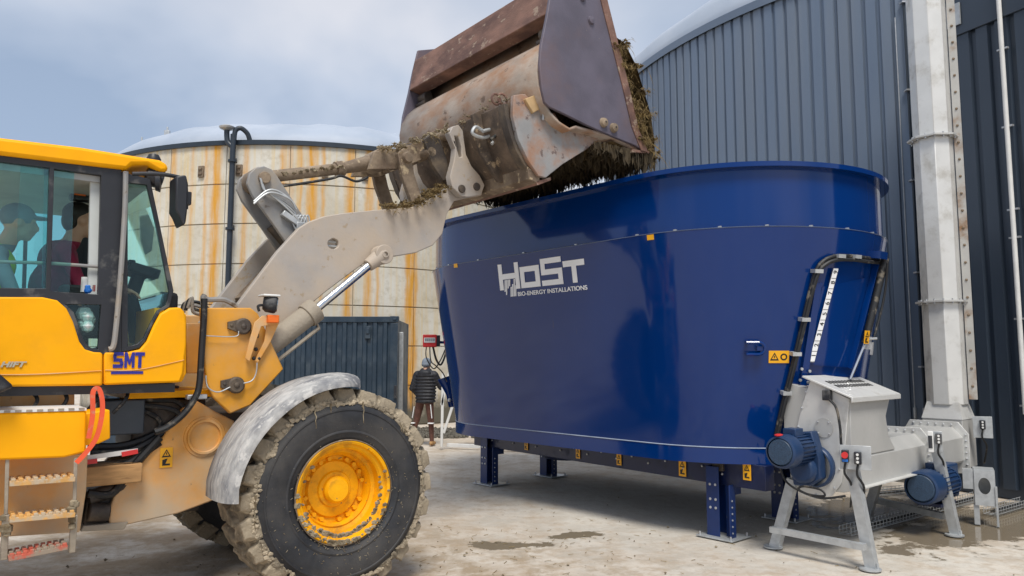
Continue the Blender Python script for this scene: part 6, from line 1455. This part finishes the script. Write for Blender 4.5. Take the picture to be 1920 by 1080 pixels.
# two men sitting in the cab, heads in profile looking ahead
def rider(name_lab, hx, hz, lat, shirt, cap=None, vest=None, lean=0.0):
    t_ = thing('person', name_lab, 'person', LF.w(hx - .12, -lat, 1.56), LF.ang); q = MB(); z = hz - 1.56       # head centre height above cab floor
    sh_z = z - .24; sx = .10 - lean
    q.ball((-.12, 0, sh_z - .42), (.16, .18, .14), 16); q.ball((-.06, 0, sh_z - .25), (.135, .17, .18), 16); q.ball((sx - .12, 0, sh_z - .06), (.13, .19, .15), 16); caps(q, (sx - .10, -.17, sh_z), (sx - .10, .17, sh_z), .07, .07)
    for y in (-1, 1):
        caps(q, (-.1, y * .10, sh_z - .45), (.34, y * .14, sh_z - .42), .09, .07); caps(q, (.34, y * .14, sh_z - .42), (.40, y * .14, .10), .062, .045); q.ball((.46, y * .14, .045), (.13, .048, .045), 12)
        caps(q, (sx - .10, y * .20, sh_z - .02), (sx + .0, y * .27, sh_z - .28), .056, .046); caps(q, (sx + .0, y * .27, sh_z - .28), (sx + .24, y * .22, sh_z - .26), .044, .034); hand(q, (sx + .24, y * .22, sh_z - .26), (1, 0, -.15), (0, 0, 1))
    at_, R_ = head(q, (sx + .02, 0, z), 0, radians(8))
    def f(c):
        if c.z > sh_z + .085: return 0
        if c.x > sx + .23 and c.z > sh_z - .36 and abs(c.y) > .12: return 0
        if c.z < sh_z - .36: return 2
        return 1
    remesh(q, .012, 'body', [M_skin, shirt, M_seat], f, t_, 2)
    if cap:
        q = MB(); c = Vector((sx + .01, 0, z + .045)); q.ball(c, (.108, .088, .095), 18); q.ball(c + Vector((.12, 0, .0)), (.085, .07, .012), 14); remesh(q, .010, 'cap', [cap], lambda c_: 0, t_, 1)
    else:
        q = MB(); q.ball((sx - .012, 0, z + .055), (.104, .083, .088), 18); q.ball((sx - .055, 0, z - .0), (.062, .078, .085), 16); remesh(q, .010, 'hair', [M_hair], lambda c_: 0, t_, 1)
    if vest:
        q = MB(); q.ball((-.06, 0, sh_z - .25), (.150, .188, .20), 16); q.ball((sx - .12, 0, sh_z - .06), (.145, .185, .15), 16); caps(q, (sx - .11, -.12, sh_z + .005), (sx - .11, .12, sh_z + .005), .078, .078); remesh(q, .014, 'vest', [vest], lambda c_: 0, t_, 1)
d1 = P(152, 418, .05); d2 = P(38, 425, .15)
rider('driver in maroon shirt with short dark hair behind the open cab window', d1.x, d1.z, .12, M_maroon)
rider('passenger in grey cap and lime vest behind the rear cab window', d2.x, d2.z, .30, M_gry, M_gry, M_hiv, .02)

# ------------------------------------------------------------------ loose things on the ground
gr = MB()
for i in range(700):          # dark stones along the foot of the concrete tank
    px = random.uniform(690, 920); d = random.uniform(16.6, 18.6); p = atdepth(px, 700, d); r = random.uniform(.02, .08); b0 = len(gr.v); gr.ball((p.x, p.y, r * .3), (r, r * random.uniform(.6, 1), r * .7), 6)
    for k in range(b0, len(gr.v)): gr.v[k] = tuple(Vector(gr.v[k]) + Vector((random.uniform(-.2, .2), random.uniform(-.2, .2), random.uniform(-.2, .2))) * r)
o = mk('gravel', gr, M_gravel, None, kind='stuff', smooth=0); o['label'] = 'dark stones and mud along the foot of the concrete tank'; o['category'] = 'gravel'
sm = MB()
for i in range(600):
    k = random.random()
    if k < .6: x, y = random.gauss(-2.2, 1.7), random.gauss(5.2, 1.2)
    else: x, y = random.uniform(-3, 5), random.uniform(4.2, 9.5)
    r = random.choice((.004, .006, .006, .009, .009, .013, .02)) * (1 if x < -1 else .8); b0 = len(sm.v); sm.ball((x, y, r * .25 - .004), (r, r * random.uniform(.5, 1), r * .55), 5)
    for j in range(b0, len(sm.v)): sm.v[j] = tuple(Vector(sm.v[j]) + Vector((random.uniform(-.25, .25), random.uniform(-.25, .25), random.uniform(-.2, .2))) * r)
o = mk('mud_crumbs', sm, M_mudcl, None, kind='stuff', smooth=0); o['label'] = 'crumbs of brown mud scattered over the yard'; o['category'] = 'mud'
sw = MB()
for i in range(170):
    x, y = (random.gauss(.0, .8), random.gauss(7.0, .6)) if random.random() < .5 else (random.uniform(-3.5, 3.5), random.uniform(4.5, 8.5)); a = random.uniform(0, pi); l = random.uniform(.02, .07)
    sw.bar((x, y, -.004), (x + l * cos(a), y + l * sin(a), random.uniform(-.004, .006)), .004, .003)
o = mk('straw_litter', sw, M_sil2, None, kind='stuff', smooth=0); o['label'] = 'short bits of straw scattered over the yard'; o['category'] = 'straw'
